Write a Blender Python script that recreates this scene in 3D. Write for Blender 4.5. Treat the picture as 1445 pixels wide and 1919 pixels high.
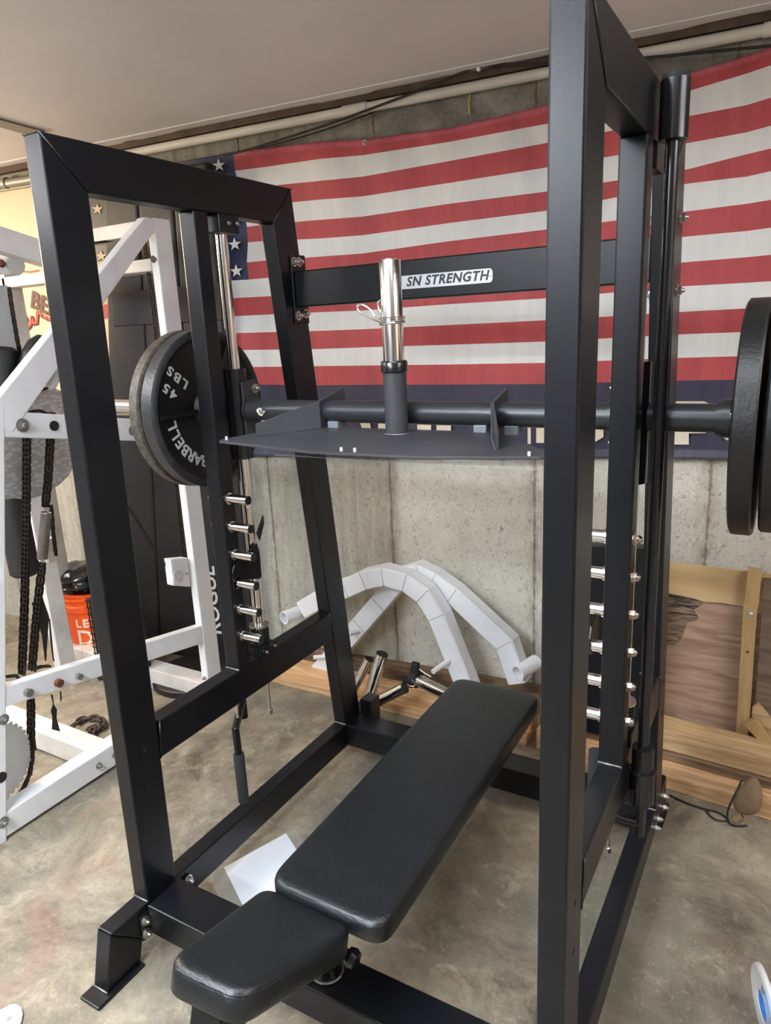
import bpy, bmesh, math, random
from mathutils import Vector, Matrix, Euler
random.seed(7)
S = bpy.context.scene
for o in list(bpy.data.objects):
    bpy.data.objects.remove(o)
COL = S.collection
# ------------------------------------------------------------------ camera
CAM = Vector((1.35786693, -0.99140799, 1.56146951))
ROT = Euler((1.3196280811, 0.0467177046, 0.5221926225), 'XYZ')
FPX = 1335.4833790486116
cd = bpy.data.cameras.new('camera'); cam = bpy.data.objects.new('camera', cd); COL.objects.link(cam)
cam.location = CAM; cam.rotation_euler = ROT
cd.sensor_fit = 'VERTICAL'; cd.sensor_height = 24.0; cd.lens = FPX / 1919.0 * 24.0
cd.clip_start = 0.05; cd.clip_end = 60
S.camera = cam
# ------------------------------------------------------------------ world, lights, exposure
S.view_settings.view_transform = 'Standard'; S.view_settings.look = 'None'
S.view_settings.gamma = 1.0; S.view_settings.use_curve_mapping = False
S.view_settings.exposure = 0.55
w = bpy.data.worlds.new('world'); S.world = w; w.use_nodes = True
w.node_tree.nodes['Background'].inputs[0].default_value = (1, .95, .9, 1)
w.node_tree.nodes['Background'].inputs[1].default_value = 0.15
def area(name, loc, sx, sy, power, col, rot=(0, 0, 0)):
    l = bpy.data.lights.new(name, 'AREA'); l.shape = 'RECTANGLE'; l.size = sx; l.size_y = sy
    l.energy = power; l.color = col
    o = bpy.data.objects.new(name, l); COL.objects.link(o); o.location = loc; o.rotation_euler = rot
    return o
COOL = (0.85, 0.93, 1.0); NEUT = (.97, .98, 1.0); WARM = (1.0, .78, .52)
area('shop_light', (0.0, -1.5, 2.26), 1.2, .16, 44, COOL)
area('shop_light_up', (0.0, -1.5, 2.27), 1.2, .16, 62, COOL, (math.pi, 0, 0))  # added upward fill, unseen, brightens the ceiling; repeated beside the other lights
area('shop_light', (0.9, -0.35, 2.36), 1.2, .14, 16, COOL)
area('shop_light', (0.4, -2.7, 2.26), 1.2, .16, 40, COOL)
area('shop_light_up', (0.4, -2.7, 2.27), 1.2, .16, 55, COOL, (math.pi, 0, 0))
area('shop_light', (2.7, 0.0, 2.2), .16, 1.2, 17, NEUT)
area('shop_light_up', (2.7, 0.0, 2.21), .16, 1.2, 30, NEUT, (math.pi, 0, 0))
area('shop_light', (-1.7, -0.9, 2.22), .16, 1.2, 26, NEUT)
area('shop_light_up', (-1.7, -0.9, 2.23), .16, 1.2, 40, NEUT, (math.pi, 0, 0))
area('warm_lamp', (-2.8, 0.5, 2.1), .35, .35, 30, WARM, (0, math.radians(-65), 0))
# ------------------------------------------------------------------ measured-point helpers
RM = ROT.to_matrix()
def ray(x, y):
    return RM @ Vector(((x - 722.5) / FPX, -(y - 959.5) / FPX, -1.0))
def onx(x, y, X): d = ray(x, y); return CAM + d * ((X - CAM.x) / d.x)
def ony(x, y, Y): d = ray(x, y); return CAM + d * ((Y - CAM.y) / d.y)
def onz(x, y, Z): d = ray(x, y); return CAM + d * ((Z - CAM.z) / d.z)
WA = math.radians(5.0); WY = 1.55
WU = Vector((math.cos(WA), math.sin(WA), 0)); WN = Vector((math.sin(WA), -math.cos(WA), 0))   # WN points into the room
def onw(x, y, off=0.0):
    d = ray(x, y); n = WN; q = Vector((0, WY, 0)) + n * off
    return CAM + d * ((n.dot(q - CAM)) / n.dot(d))
def wall_pt(u, z, off=0.0): return Vector((0, WY, 0)) + WU * u + Vector((0, 0, z)) + WN * off
# ------------------------------------------------------------------ materials
def mat(name, col, rough=.5, metal=0.0, bump=0, bscale=80, var=0, vscale=6, var_col=None, spec=.5, coat=0, trans=0, alpha=1, coord='Object', stretch=None, detail=6):
    m = bpy.data.materials.new(name); m.use_nodes = True; nt = m.node_tree; N = nt.nodes; L = nt.links
    b = N['Principled BSDF']
    b.inputs['Base Color'].default_value = (*col, 1); b.inputs['Roughness'].default_value = rough
    b.inputs['Metallic'].default_value = metal; b.inputs['Specular IOR Level'].default_value = spec
    b.inputs['Coat Weight'].default_value = coat; b.inputs['Transmission Weight'].default_value = trans
    b.inputs['Alpha'].default_value = alpha
    tc = N.new('ShaderNodeTexCoord'); mp = N.new('ShaderNodeMapping'); L.new(tc.outputs[coord], mp.inputs[0])
    if stretch: mp.inputs['Scale'].default_value = stretch
    if var:
        n = N.new('ShaderNodeTexNoise'); n.inputs['Scale'].default_value = vscale; n.inputs['Detail'].default_value = detail; n.inputs['Roughness'].default_value = .65
        L.new(mp.outputs[0], n.inputs['Vector'])
        r = N.new('ShaderNodeMapRange'); r.inputs['From Min'].default_value = .35; r.inputs['From Max'].default_value = .65
        L.new(n.outputs[0], r.inputs['Value'])
        mx = N.new('ShaderNodeMix'); mx.data_type = 'RGBA'; L.new(r.outputs[0], mx.inputs['Factor'])
        c2 = var_col or tuple(c * (1 - var) for c in col)
        mx.inputs['A'].default_value = (*col, 1); mx.inputs['B'].default_value = (*c2, 1)
        L.new(mx.outputs['Result'], b.inputs['Base Color'])
    if bump:
        n2 = N.new('ShaderNodeTexNoise'); n2.inputs['Scale'].default_value = bscale; n2.inputs['Detail'].default_value = 3
        L.new(mp.outputs[0], n2.inputs['Vector'])
        bp = N.new('ShaderNodeBump'); bp.inputs['Strength'].default_value = bump; bp.inputs['Distance'].default_value = .002
        L.new(n2.outputs[0], bp.inputs['Height']); L.new(bp.outputs[0], b.inputs['Normal'])
    return m
M = {}
M['black'] = mat('black_powder_coat', (.0052, .0058, .0078), .33, spec=.34, bump=.05, bscale=300, var=.25, vscale=5)
M['gloss'] = mat('glossy_black_paint', (.008, .008, .009), .2, spec=.5)
M['bar'] = mat('satin_black_bar', (.02, .022, .025), .36, bump=.05, bscale=500)
M['yoke'] = mat('textured_grey_black', (.045, .046, .052), .5, bump=.25, bscale=700, var=.3, vscale=9)
M['vinyl'] = mat('black_vinyl', (.0058, .0082, .0098), .36, bump=.5, bscale=70, stretch=(1, 5, 2), var=.2, vscale=3)
M['iron'] = mat('black_cast_iron', (.007, .007, .0075), .42, bump=.35, bscale=160, var=.35, vscale=20)
M['ironrim'] = mat('worn_iron_rim', (.035, .037, .04), .4, bump=.4, bscale=140, var=1, vscale=55, var_col=(.02, .02, .022))
M['scraped'] = mat('scraped_iron', (.02, .02, .02), .5, bump=.5, bscale=200, var=1, vscale=70, var_col=(.10, .085, .06))
M['silver'] = mat('silver_lettering', (.7, .7, .7), .4, metal=.3)
M['chrome'] = mat('chrome', (.80, .78, .75), .17, metal=1)
M['bolt'] = mat('zinc_bolt', (.62, .60, .56), .28, metal=1)
M['nut'] = mat('bronze_acorn_nut', (.42, .35, .30), .25, metal=1)
M['dullbolt'] = mat('dull_steel_bolt', (.28, .28, .26), .5, metal=.7)
M['rustbolt'] = mat('rusty_bolt', (.16, .06, .03), .7, metal=.2, var=.4, vscale=60)
M['weld'] = mat('bare_weld', (.35, .34, .33), .4, metal=.7, bump=.6, bscale=250, var=.6, vscale=90)
M['edge'] = mat('rubber_black', (.01, .01, .01), .7)
M['foam'] = mat('black_foam_grip', (.018, .019, .021), .75, bump=.3, bscale=300)
M['tab'] = mat('primer_grey_tab', (.16, .18, .20), .45)
M['seamgrey'] = mat('grey_seam', (.42, .43, .45), .5)
M['white'] = mat('white_paint', (.82, .835, .86), .32, bump=.03, bscale=60, var=.1, vscale=8)
M['whitewarm'] = mat('aged_white_paint', (.74, .72, .68), .4, bump=.05, bscale=60, var=.25, vscale=7)
M['pvc'] = mat('cream_pvc', (.68, .66, .58), .45, var=.2, vscale=4)
M['grey_pipe'] = mat('grey_conduit', (.22, .21, .19), .5, metal=.3)
M['chain'] = mat('oiled_chain', (.045, .036, .03), .38, metal=.7, var=.4, vscale=60)
M['rustchain'] = mat('rusty_chain', (.085, .055, .045), .6, metal=.4, var=.5, vscale=50)
M['disc'] = mat('tread_plate_grey', (.23, .235, .24), .35, metal=.6)
M['red'] = mat('flag_red', (.46, .062, .066), .62, bump=.12, bscale=60, stretch=(6, 6, .5), var=.22, vscale=3, coord='Object')
M['fwhite'] = mat('flag_white', (.74, .75, .73), .6, bump=.2, bscale=60, stretch=(6, 6, .5), var=.08, vscale=4)
M['hem'] = mat('flag_hem_pink', (.5, .10, .13), .6, bump=.3, bscale=60, stretch=(6, 6, .5), var=.2, vscale=8)
M['navy'] = mat('flag_navy', (.024, .032, .085), .6, bump=.15, bscale=60, stretch=(6, 6, .5), var=.3, vscale=4)
M['navyband'] = mat('flag_navy_band', (.03, .028, .06), .6, bump=.15, bscale=60, stretch=(6, 6, .5), var=.3, vscale=4)
M['navyhem'] = mat('flag_navy_hem', (.08, .08, .115), .6, bump=.3, bscale=60, stretch=(6, 6, .5), var=.3, vscale=8)
M['cream'] = mat('flag_cream', (.62, .55, .42), .6, var=.05)
M['banner'] = mat('cream_banner', (.60, .50, .36), .7, bump=.1, bscale=30, var=.1, vscale=2)
M['printred'] = mat('banner_red_print', (.42, .06, .04), .65)
M['printdark'] = mat('banner_dark_print', (.10, .035, .025), .65)
M['mat'] = mat('pebbled_black_mat', (.009, .009, .011), .5, bump=.9, bscale=230, var=.35, vscale=10)
M['matband'] = mat('smooth_black_band', (.009, .010, .016), .45)
M['paper'] = mat('white_paper', (.72, .75, .80), .5, var=.08, vscale=5)
M['orange'] = mat('orange_plastic', (.85, .10, .012), .35)
M['print'] = mat('white_print', (.8, .72, .62), .5)
M['bag'] = mat('black_bin_bag', (.012, .012, .013), .22, bump=1.0, bscale=25)
M['foamsack'] = mat('tan_sack', (.22, .15, .085), .9, bump=.5, bscale=200, var=.2, vscale=30)
M['blue'] = mat('blue_plastic_core', (.04, .22, .6), .3)
M['clearpl'] = mat('clear_plastic', (.9, .92, .93), .12, trans=.0, alpha=.45)
M['film'] = mat('clear_film', (.6, .6, .57), .12, alpha=.16)
M['white_plastic'] = mat('white_plastic', (.85, .85, .85), .35)
M['cable'] = mat('black_cable', (.012, .012, .013), .5)
M['brushed'] = mat('brushed_plate', (.42, .43, .44), .32, metal=.75, stretch=(1, 1, 40), bump=.2, bscale=30)
M['ink'] = mat('black_ink', (.01, .01, .012), .4)
M['brown'] = mat('brown_torn_board', (.11, .07, .045), .85, var=.5, vscale=12)
M['drain'] = mat('sprocket_cream', (.60, .62, .62), .45, var=.2, vscale=7)
def wood(name, c1, c2, scale=14, stretch=(1, 14, 14), rough=.6):
    m = bpy.data.materials.new(name); m.use_nodes = True; nt = m.node_tree; N = nt.nodes; L = nt.links; b = N['Principled BSDF']
    b.inputs['Roughness'].default_value = rough
    tc = N.new('ShaderNodeTexCoord'); mp = N.new('ShaderNodeMapping'); L.new(tc.outputs['Object'], mp.inputs[0]); mp.inputs['Scale'].default_value = stretch
    n = N.new('ShaderNodeTexNoise'); n.inputs['Scale'].default_value = scale * .25; n.inputs['Detail'].default_value = 8; n.inputs['Distortion'].default_value = 1.2
    L.new(mp.outputs[0], n.inputs['Vector'])
    cr = N.new('ShaderNodeValToRGB'); L.new(n.outputs[0], cr.inputs[0])
    cr.color_ramp.elements[0].position = .35; cr.color_ramp.elements[0].color = (*c2, 1)
    cr.color_ramp.elements[1].position = .62; cr.color_ramp.elements[1].color = (*c1, 1)
    L.new(cr.outputs[0], b.inputs['Base Color'])
    bp = N.new('ShaderNodeBump'); bp.inputs['Strength'].default_value = .15; bp.inputs['Distance'].default_value = .002; L.new(n.outputs[0], bp.inputs['Height']); L.new(bp.outputs[0], b.inputs['Normal'])
    return m
M['lumber'] = wood('fir_lumber', (.72, .47, .26), (.42, .24, .115))
M['lumber2'] = wood('pale_lumber', (.52, .37, .20), (.34, .21, .10))
M['lumberdk'] = wood('dark_lumber', (.22, .14, .08), (.08, .045, .025))
M['ply'] = wood('stained_plywood', (.40, .27, .19), (.24, .14, .09), 16, (1, 10, 9))
M['plypale'] = wood('pale_plywood', (.55, .40, .21), (.42, .28, .13), 6, (1, 4, 4))
M['stick'] = wood('pale_batten', (.40, .27, .12), (.30, .19, .08), 10, (10, 10, 1))
M['rot'] = wood('rotten_wood', (.25, .17, .11), (.015, .014, .014), 22, (2, 10, 16), .85)
def concrete_wall():
    m = bpy.data.materials.new('poured_concrete_wall'); m.use_nodes = True; nt = m.node_tree; N = nt.nodes; L = nt.links; b = N['Principled BSDF']
    b.inputs['Roughness'].default_value = .85; b.inputs['Specular IOR Level'].default_value = .25
    tc = N.new('ShaderNodeTexCoord'); sp = N.new('ShaderNodeSeparateXYZ'); L.new(tc.outputs['Object'], sp.inputs[0])
    def noise(scale, detail=6, rough=.6, st=None, dist=0):
        n = N.new('ShaderNodeTexNoise'); n.inputs['Scale'].default_value = scale; n.inputs['Detail'].default_value = detail; n.inputs['Roughness'].default_value = rough; n.inputs['Distortion'].default_value = dist
        if st:
            mp = N.new('ShaderNodeMapping'); mp.inputs['Scale'].default_value = st; L.new(tc.outputs['Object'], mp.inputs[0]); L.new(mp.outputs[0], n.inputs['Vector'])
        else: L.new(tc.outputs['Object'], n.inputs['Vector'])
        return n.outputs[0]
    def ramp(v, a, c):
        r = N.new('ShaderNodeMapRange'); r.inputs['From Min'].default_value = a; r.inputs['From Max'].default_value = c; L.new(v, r.inputs['Value']); return r.outputs[0]
    def mix(f, a, c):
        x = N.new('ShaderNodeMix'); x.data_type = 'RGBA'; L.new(f, x.inputs['Factor'])
        for s, v in (('A', a), ('B', c)):
            if isinstance(v, tuple): x.inputs[s].default_value = (*v, 1)
            else: L.new(v, x.inputs[s])
        return x.outputs['Result']
    def math_(op, a, c, d=None):
        n = N.new('ShaderNodeMath'); n.operation = op
        for i, v in enumerate((a, c, d)):
            if v is None: continue
            if isinstance(v, (int, float)): n.inputs[i].default_value = v
            else: L.new(v, n.inputs[i])
        return n.outputs[0]
    base = mix(ramp(noise(1.6, 8, .7), .35, .65), (.62, .61, .54), (.43, .42, .355))
    # board-marked first panel is darker and rougher, upper wall blends to a darker mottled mix
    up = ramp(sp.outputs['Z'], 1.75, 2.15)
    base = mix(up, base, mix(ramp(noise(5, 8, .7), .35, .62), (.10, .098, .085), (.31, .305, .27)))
    pan = math_('MULTIPLY', ramp(sp.outputs['X'], -.06, -.10), .6)
    base = mix(pan, base, mix(ramp(noise(9, 8, .7, (3, 1, .35)), .35, .65), (.16, .155, .12), (.38, .36, .29)))
    # grain and pits
    base = mix(math_('MULTIPLY', ramp(noise(60, 6, .95, (1, 1, .7), 1.5), .54, .61), .85), base, (.10, .095, .07))
    base = mix(math_('MULTIPLY', ramp(noise(11, 8, .9), .60, .70), .55), base, (.10, .075, .05))
    # form joints every 0.61 m
    fr = math_('PINGPONG', math_('ADD', sp.outputs['X'], SEAM0), .305)
    wob = math_('MULTIPLY', math_('SUBTRACT', noise(25, 3), .5), .02)
    d = math_('ABSOLUTE', math_('SUBTRACT', math_('ADD', fr, wob), .0), None)
    seam = ramp(d, .007, .0015)
    halo = math_('MULTIPLY', ramp(d, .05, .0), math_('MULTIPLY', ramp(noise(30, 5, .7, (1, 1, .3)), .4, .65), .75))
    base = mix(halo, base, (.20, .145, .09))
    base = mix(math_('MULTIPLY', seam, .55), base, (.07, .055, .04))
    L.new(base, b.inputs['Base Color'])
    h = math_('SUBTRACT', math_('ADD', noise(60, 4), math_('MULTIPLY', noise(6, 5), 1.5)), math_('MULTIPLY', seam, 1.2))
    bp = N.new('ShaderNodeBump'); bp.inputs['Strength'].default_value = .45; bp.inputs['Distance'].default_value = .006; L.new(h, bp.inputs['Height']); L.new(bp.outputs[0], b.inputs['Normal'])
    return m
SEAM0 = 0.11
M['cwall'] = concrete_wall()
def concrete_floor():
    m = bpy.data.materials.new('stained_concrete_floor'); m.use_nodes = True; nt = m.node_tree; N = nt.nodes; L = nt.links; b = N['Principled BSDF']
    b.inputs['Specular IOR Level'].default_value = .4
    tc = N.new('ShaderNodeTexCoord')
    def noise(scale, detail=8, rough=.65, dist=0, off=0):
        mp = N.new('ShaderNodeMapping'); mp.inputs['Location'].default_value = (off, off * 1.7, 0); L.new(tc.outputs['Object'], mp.inputs[0])
        n = N.new('ShaderNodeTexNoise'); n.inputs['Scale'].default_value = scale; n.inputs['Detail'].default_value = detail; n.inputs['Roughness'].default_value = rough; n.inputs['Distortion'].default_value = dist
        L.new(mp.outputs[0], n.inputs['Vector']); return n.outputs[0]
    def ramp(v, a, c):
        r = N.new('ShaderNodeMapRange'); r.inputs['From Min'].default_value = a; r.inputs['From Max'].default_value = c; L.new(v, r.inputs['Value']); return r.outputs[0]
    def mix(f, a, c):
        x = N.new('ShaderNodeMix'); x.data_type = 'RGBA'; L.new(f, x.inputs['Factor'])
        for s, v in (('A', a), ('B', c)):
            if isinstance(v, tuple): x.inputs[s].default_value = (*v, 1)
            else: L.new(v, x.inputs[s])
        return x.outputs['Result']
    def mul(v, k):
        n = N.new('ShaderNodeMath'); n.operation = 'MULTIPLY'; L.new(v, n.inputs[0]); n.inputs[1].default_value = k; return n.outputs[0]
    c = mix(ramp(noise(2.2, 9, .75, .4), .38, .62), (.085, .068, .05), (.33, .285, .21))
    c = mix(mul(ramp(noise(1.3, 7, .65, .5, 4), .47, .60), .6), c, (.125, .125, .095))
    c = mix(mul(ramp(noise(2.6, 5, .6, .5, 9), .58, .70), .5), c, (.21, .10, .08))
    c = mix(mul(ramp(noise(9, 9, .75, .6, 2), .54, .66), .5), c, (.43, .37, .27))
    c = mix(mul(ramp(noise(16, 9, .75, .3, 6), .56, .68), .45), c, (.12, .095, .065))
    c = mix(mul(ramp(noise(45, 9, .85, 1.0, 5), .50, .64), .45), c, (.11, .085, .06))
    c = mix(mul(ramp(noise(38, 9, .85, 1.4, 8), .56, .66), .35), c, (.55, .49, .38))
    c = mix(mul(ramp(noise(120, 2, .6), .70, .76), .6), c, (.65, .60, .50))
    L.new(c, b.inputs['Base Color'])
    r = N.new('ShaderNodeMapRange'); L.new(noise(4, 6, .6, 0, 3), r.inputs['Value']); r.inputs['To Min'].default_value = .42; r.inputs['To Max'].default_value = .75; L.new(r.outputs[0], b.inputs['Roughness'])
    bp = N.new('ShaderNodeBump'); bp.inputs['Strength'].default_value = .2; bp.inputs['Distance'].default_value = .004; L.new(noise(30), bp.inputs['Height']); L.new(bp.outputs[0], b.inputs['Normal'])
    return m
M['cfloor'] = concrete_floor()
M['ceil'] = mat('painted_drywall_ceiling', (.72, .70, .71), .6, bump=.25, bscale=3, var=.1, vscale=1.5)
M['sidewall'] = mat('tan_side_wall', (.46, .42, .38), .8, var=.2, vscale=2)
M['rightwall'] = mat('tan_right_wall', (.56, .43, .33), .8, var=.2, vscale=2)
M['frontwall'] = mat('dark_front_wall', (.13, .13, .14), .8, var=.2, vscale=2)
# tread plate bump for the cam disc
def tread():
    m = M['disc']; nt = m.node_tree; N = nt.nodes; L = nt.links; b = N['Principled BSDF']
    tc = N.new('ShaderNodeTexCoord'); mp = N.new('ShaderNodeMapping'); mp.inputs['Rotation'].default_value = (.7, 0, 0); L.new(tc.outputs['Object'], mp.inputs[0])
    mp.inputs['Scale'].default_value = (1, 1, 2.2)
    v = N.new('ShaderNodeTexVoronoi'); v.inputs['Scale'].default_value = 45; L.new(mp.outputs[0], v.inputs['Vector'])
    cr = N.new('ShaderNodeValToRGB'); L.new(v.outputs['Distance'], cr.inputs[0]); cr.color_ramp.elements[0].position = .3; cr.color_ramp.elements[0].color = (.62, .625, .63, 1); cr.color_ramp.elements[1].position = .6; cr.color_ramp.elements[1].color = (.42, .42, .425, 1)
    L.new(cr.outputs[0], b.inputs['Base Color'])
tread()
# ------------------------------------------------------------------ geometry helpers
def link(name, bm, m, parent=None, smooth=False, loc=None):
    bmesh.ops.recalc_face_normals(bm, faces=bm.faces)
    bm.normal_update()
    for e in bm.edges:
        if len(e.link_faces) == 2 and e.calc_face_angle(0) > math.radians(38): e.smooth = False
    me = bpy.data.meshes.new(name); bm.to_mesh(me); bm.free()
    ms = m if isinstance(m, (list, tuple)) else [m]
    for x in ms: me.materials.append(M[x] if isinstance(x, str) else x)
    if smooth:
        for f in me.polygons: f.use_smooth = True
    o = bpy.data.objects.new(name, me); COL.objects.link(o)
    if parent is not None: o.parent = parent; o.matrix_parent_inverse = parent_inv(parent)
    return o
def parent_inv(p):
    return Matrix.Translation(-p.location) if p.type == 'EMPTY' else Matrix.Identity(4)
def thing(name, label, cat, loc=(0, 0, 0), group=None):
    o = bpy.data.objects.new(name, None); COL.objects.link(o); o.location = loc; o.empty_display_size = .1
    o['label'] = label; o['category'] = cat
    if group: o['group'] = group
    return o
def tag(o, label, cat, group=None, kind=None):
    o['label'] = label; o['category'] = cat
    if group: o['group'] = group
    if kind: o['kind'] = kind
    return o
def struct(name, bm, m, **k):
    o = link(name, bm, m, **k); o['kind'] = 'structure'; return o
def NB(): return bmesh.new()
def bevel_new(bm, geom_faces, w, seg=2):
    edges = {e for f in geom_faces if f.is_valid for e in f.edges}
    bmesh.ops.bevel(bm, geom=list(edges), offset=w, segments=seg, affect='EDGES', profile=.5)
def poly_prism(bm, pts, vec, bev=0.0, seg=2):
    """extrude polygon pts (list of Vector) along vec"""
    v0 = [bm.verts.new(p) for p in pts]; v1 = [bm.verts.new(Vector(p) + vec) for p in pts]
    fs = [bm.faces.new(v0), bm.faces.new(v1[::-1])]
    n = len(pts)
    for i in range(n): fs.append(bm.faces.new((v0[i], v0[(i + 1) % n], v1[(i + 1) % n], v1[i])))
    if bev: bevel_new(bm, fs, bev, seg)
    return fs
def prism_yz(bm, yz, x0, x1, bev=.004):
    poly_prism(bm, [Vector((x0, y, z)) for y, z in yz], Vector((x1 - x0, 0, 0)), bev)
def box(bm, a, b, bev=.003, R=None, c=None):
    x0, y0, z0 = a; x1, y1, z1 = b
    pts = [Vector((x0, y0, z0)), Vector((x1, y0, z0)), Vector((x1, y1, z0)), Vector((x0, y1, z0))]
    if R is None: poly_prism(bm, pts, Vector((0, 0, z1 - z0)), bev)
    else:
        pts = [R @ (p - c) + c for p in pts]; poly_prism(bm, pts, R @ Vector((0, 0, z1 - z0)), bev)
def bar(bm, p, q, w, h, up=Vector((0, 0, 1)), bev=.003):
    """rectangular tube from p to q; w across, h along up"""
    p = Vector(p); q = Vector(q); d = (q - p).normalized(); s = d.cross(up).normalized(); u = s.cross(d).normalized()
    pts = [p + s * (w / 2) + u * (h / 2), p - s * (w / 2) + u * (h / 2), p - s * (w / 2) - u * (h / 2), p + s * (w / 2) - u * (h / 2)]
    poly_prism(bm, pts, q - p, bev)
def cyl(bm, p, q, r, r2=None, n=24, caps=True, bev=0):
    p = Vector(p); q = Vector(q); r2 = r if r2 is None else r2; d = (q - p).normalized()
    a = d.orthogonal().normalized(); b = d.cross(a)
    ra = [bm.verts.new(p + (a * math.cos(t) + b * math.sin(t)) * r) for t in [2 * math.pi * i / n for i in range(n)]]
    rb = [bm.verts.new(q + (a * math.cos(t) + b * math.sin(t)) * r2) for t in [2 * math.pi * i / n for i in range(n)]]
    for i in range(n):
        f = bm.faces.new((ra[i], ra[(i + 1) % n], rb[(i + 1) % n], rb[i])); f.smooth = True
    if caps: bm.faces.new(ra[::-1]); bm.faces.new(rb)
def pipe(bm, p, q, ro, ri, n=28):
    p = Vector(p); q = Vector(q); d = (q - p).normalized(); a = d.orthogonal().normalized(); b = d.cross(a)
    R = []
    for c, r in ((p, ro), (q, ro), (q, ri), (p, ri)):
        R.append([bm.verts.new(c + (a * math.cos(2 * math.pi * i / n) + b * math.sin(2 * math.pi * i / n)) * r) for i in range(n)])
    for k in range(4):
        A, B = R[k], R[(k + 1) % 4]
        for i in range(n):
            f = bm.faces.new((A[i], A[(i + 1) % n], B[(i + 1) % n], B[i])); f.smooth = k in (0, 2)
def lathe(bm, c, axis, prof, n=48):
    """prof: list of (t along axis, r)"""
    c = Vector(c); d = Vector(axis).normalized(); a = d.orthogonal().normalized(); b = d.cross(a); rings = []
    for t, r in prof:
        if r < 1e-5: rings.append([bm.verts.new(c + d * t)])
        else: rings.append([bm.verts.new(c + d * t + (a * math.cos(2 * math.pi * i / n) + b * math.sin(2 * math.pi * i / n)) * r) for i in range(n)])
    for k in range(len(rings) - 1):
        A, B = rings[k], rings[k + 1]
        for i in range(n):
            j = (i + 1) % n
            if len(A) == 1 and len(B) == 1: continue
            if len(A) == 1: f = bm.faces.new((A[0], B[j], B[i]))
            elif len(B) == 1: f = bm.faces.new((A[i], A[j], B[0]))
            else: f = bm.faces.new((A[i], A[j], B[j], B[i]))
            f.smooth = True
def tube(bm, pts, r, n=10, closed=False, sub=6):
    P = [Vector(p) for p in pts]
    if sub > 1 and len(P) > 2:
        Q = []; m = len(P)
        for i in range(m if closed else m - 1):
            g = lambda k: P[k % m] if closed else P[max(0, min(m - 1, k))]
            p0, p1, p2, p3 = g(i - 1), g(i), g(i + 1), g(i + 2)
            for s in range(sub):
                t = s / sub
                Q.append(.5 * ((2 * p1) + (p2 - p0) * t + (2 * p0 - 5 * p1 + 4 * p2 - p3) * t * t + (3 * p1 - p0 - 3 * p2 + p3) * t ** 3))
        if not closed: Q.append(P[-1])
        P = Q
    rings = []; m = len(P); prev = None
    for i in range(m):
        d = (P[(i + 1) % m] - P[i - 1]) if closed else (P[min(m - 1, i + 1)] - P[max(0, i - 1)])
        d.normalize()
        a = d.orthogonal().normalized() if prev is None else (prev - d * prev.dot(d)).normalized()
        prev = a; b = d.cross(a)
        rings.append([bm.verts.new(P[i] + (a * math.cos(2 * math.pi * k / n) + b * math.sin(2 * math.pi * k / n)) * r) for k in range(n)])
    for i in range(m if closed else m - 1):
        A, B = rings[i], rings[(i + 1) % m]
        for k in range(n):
            f = bm.faces.new((A[k], A[(k + 1) % n], B[(k + 1) % n], B[k])); f.smooth = True
    if not closed: bm.faces.new(rings[0][::-1]); bm.faces.new(rings[-1])
def bolt(bm, p, axis, r=.009, h=.006, washer=True):
    p = Vector(p); d = Vector(axis).normalized()
    if washer: cyl(bm, p, p + d * .002, r * 1.45, n=20)
    cyl(bm, p + d * .002, p + d * (.002 + h), r, n=6)
    cyl(bm, p + d * (.002 + h), p + d * (.002 + h + r * .7), r * .62, r * .5, n=14)
def text_mesh(txt, size, depth=.0, bold=0, spacing=1.0, shear=0.0):
    cu = bpy.data.curves.new('t', 'FONT'); cu.body = txt; cu.size = size; cu.extrude = depth; cu.offset = bold
    cu.align_x = 'CENTER'; cu.align_y = 'CENTER'; cu.space_character = spacing; cu.shear = shear; cu.resolution_u = 3
    ob = bpy.data.objects.new('t', cu); COL.objects.link(ob); bpy.context.view_layer.update()
    me = bpy.data.meshes.new_from_object(ob.evaluated_get(bpy.context.evaluated_depsgraph_get()))
    bpy.data.objects.remove(ob); bpy.data.curves.remove(cu)
    return me
def add_text(bm, me, mtx, mi=0, fn=None):
    vs = [bm.verts.new(fn(mtx @ v.co) if fn else mtx @ v.co) for v in me.vertices]
    for p in me.polygons:
        try:
            f = bm.faces.new([vs[i] for i in p.vertices]); f.material_index = mi
        except ValueError: pass
def frame(c, xdir, ydir):
    x = Vector(xdir).normalized(); z = x.cross(Vector(ydir)).normalized(); y = z.cross(x)
    m = Matrix((x, y, z)).transposed().to_4x4(); m.translation = Vector(c); return m
def chain(bm, pts, pitch=.013, wdt=.012, axis=Vector((1, 0, 0)), rows=1):
    P = [Vector(p) for p in pts]; seg = []
    for a, b in zip(P[:-1], P[1:]):
        n = max(1, int((b - a).length / pitch))
        for i in range(n): seg.append((a.lerp(b, i / n), a.lerp(b, (i + 1) / n)))
    for r in range(rows):
        off = axis * ((r - (rows - 1) / 2) * wdt * 1.15)
        for i, (a, b) in enumerate(seg):
            k = .5 if i % 2 else .32
            for s in (-1, 1):
                o = off + axis * (s * wdt * k)
                bar(bm, a + o - (b - a) * .28, b + o + (b - a) * .28, .0016, pitch * .62, up=(b - a).cross(axis), bev=0)
            cyl(bm, a + off - axis * wdt * .5, a + off + axis * wdt * .5, pitch * .24, n=7)
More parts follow.
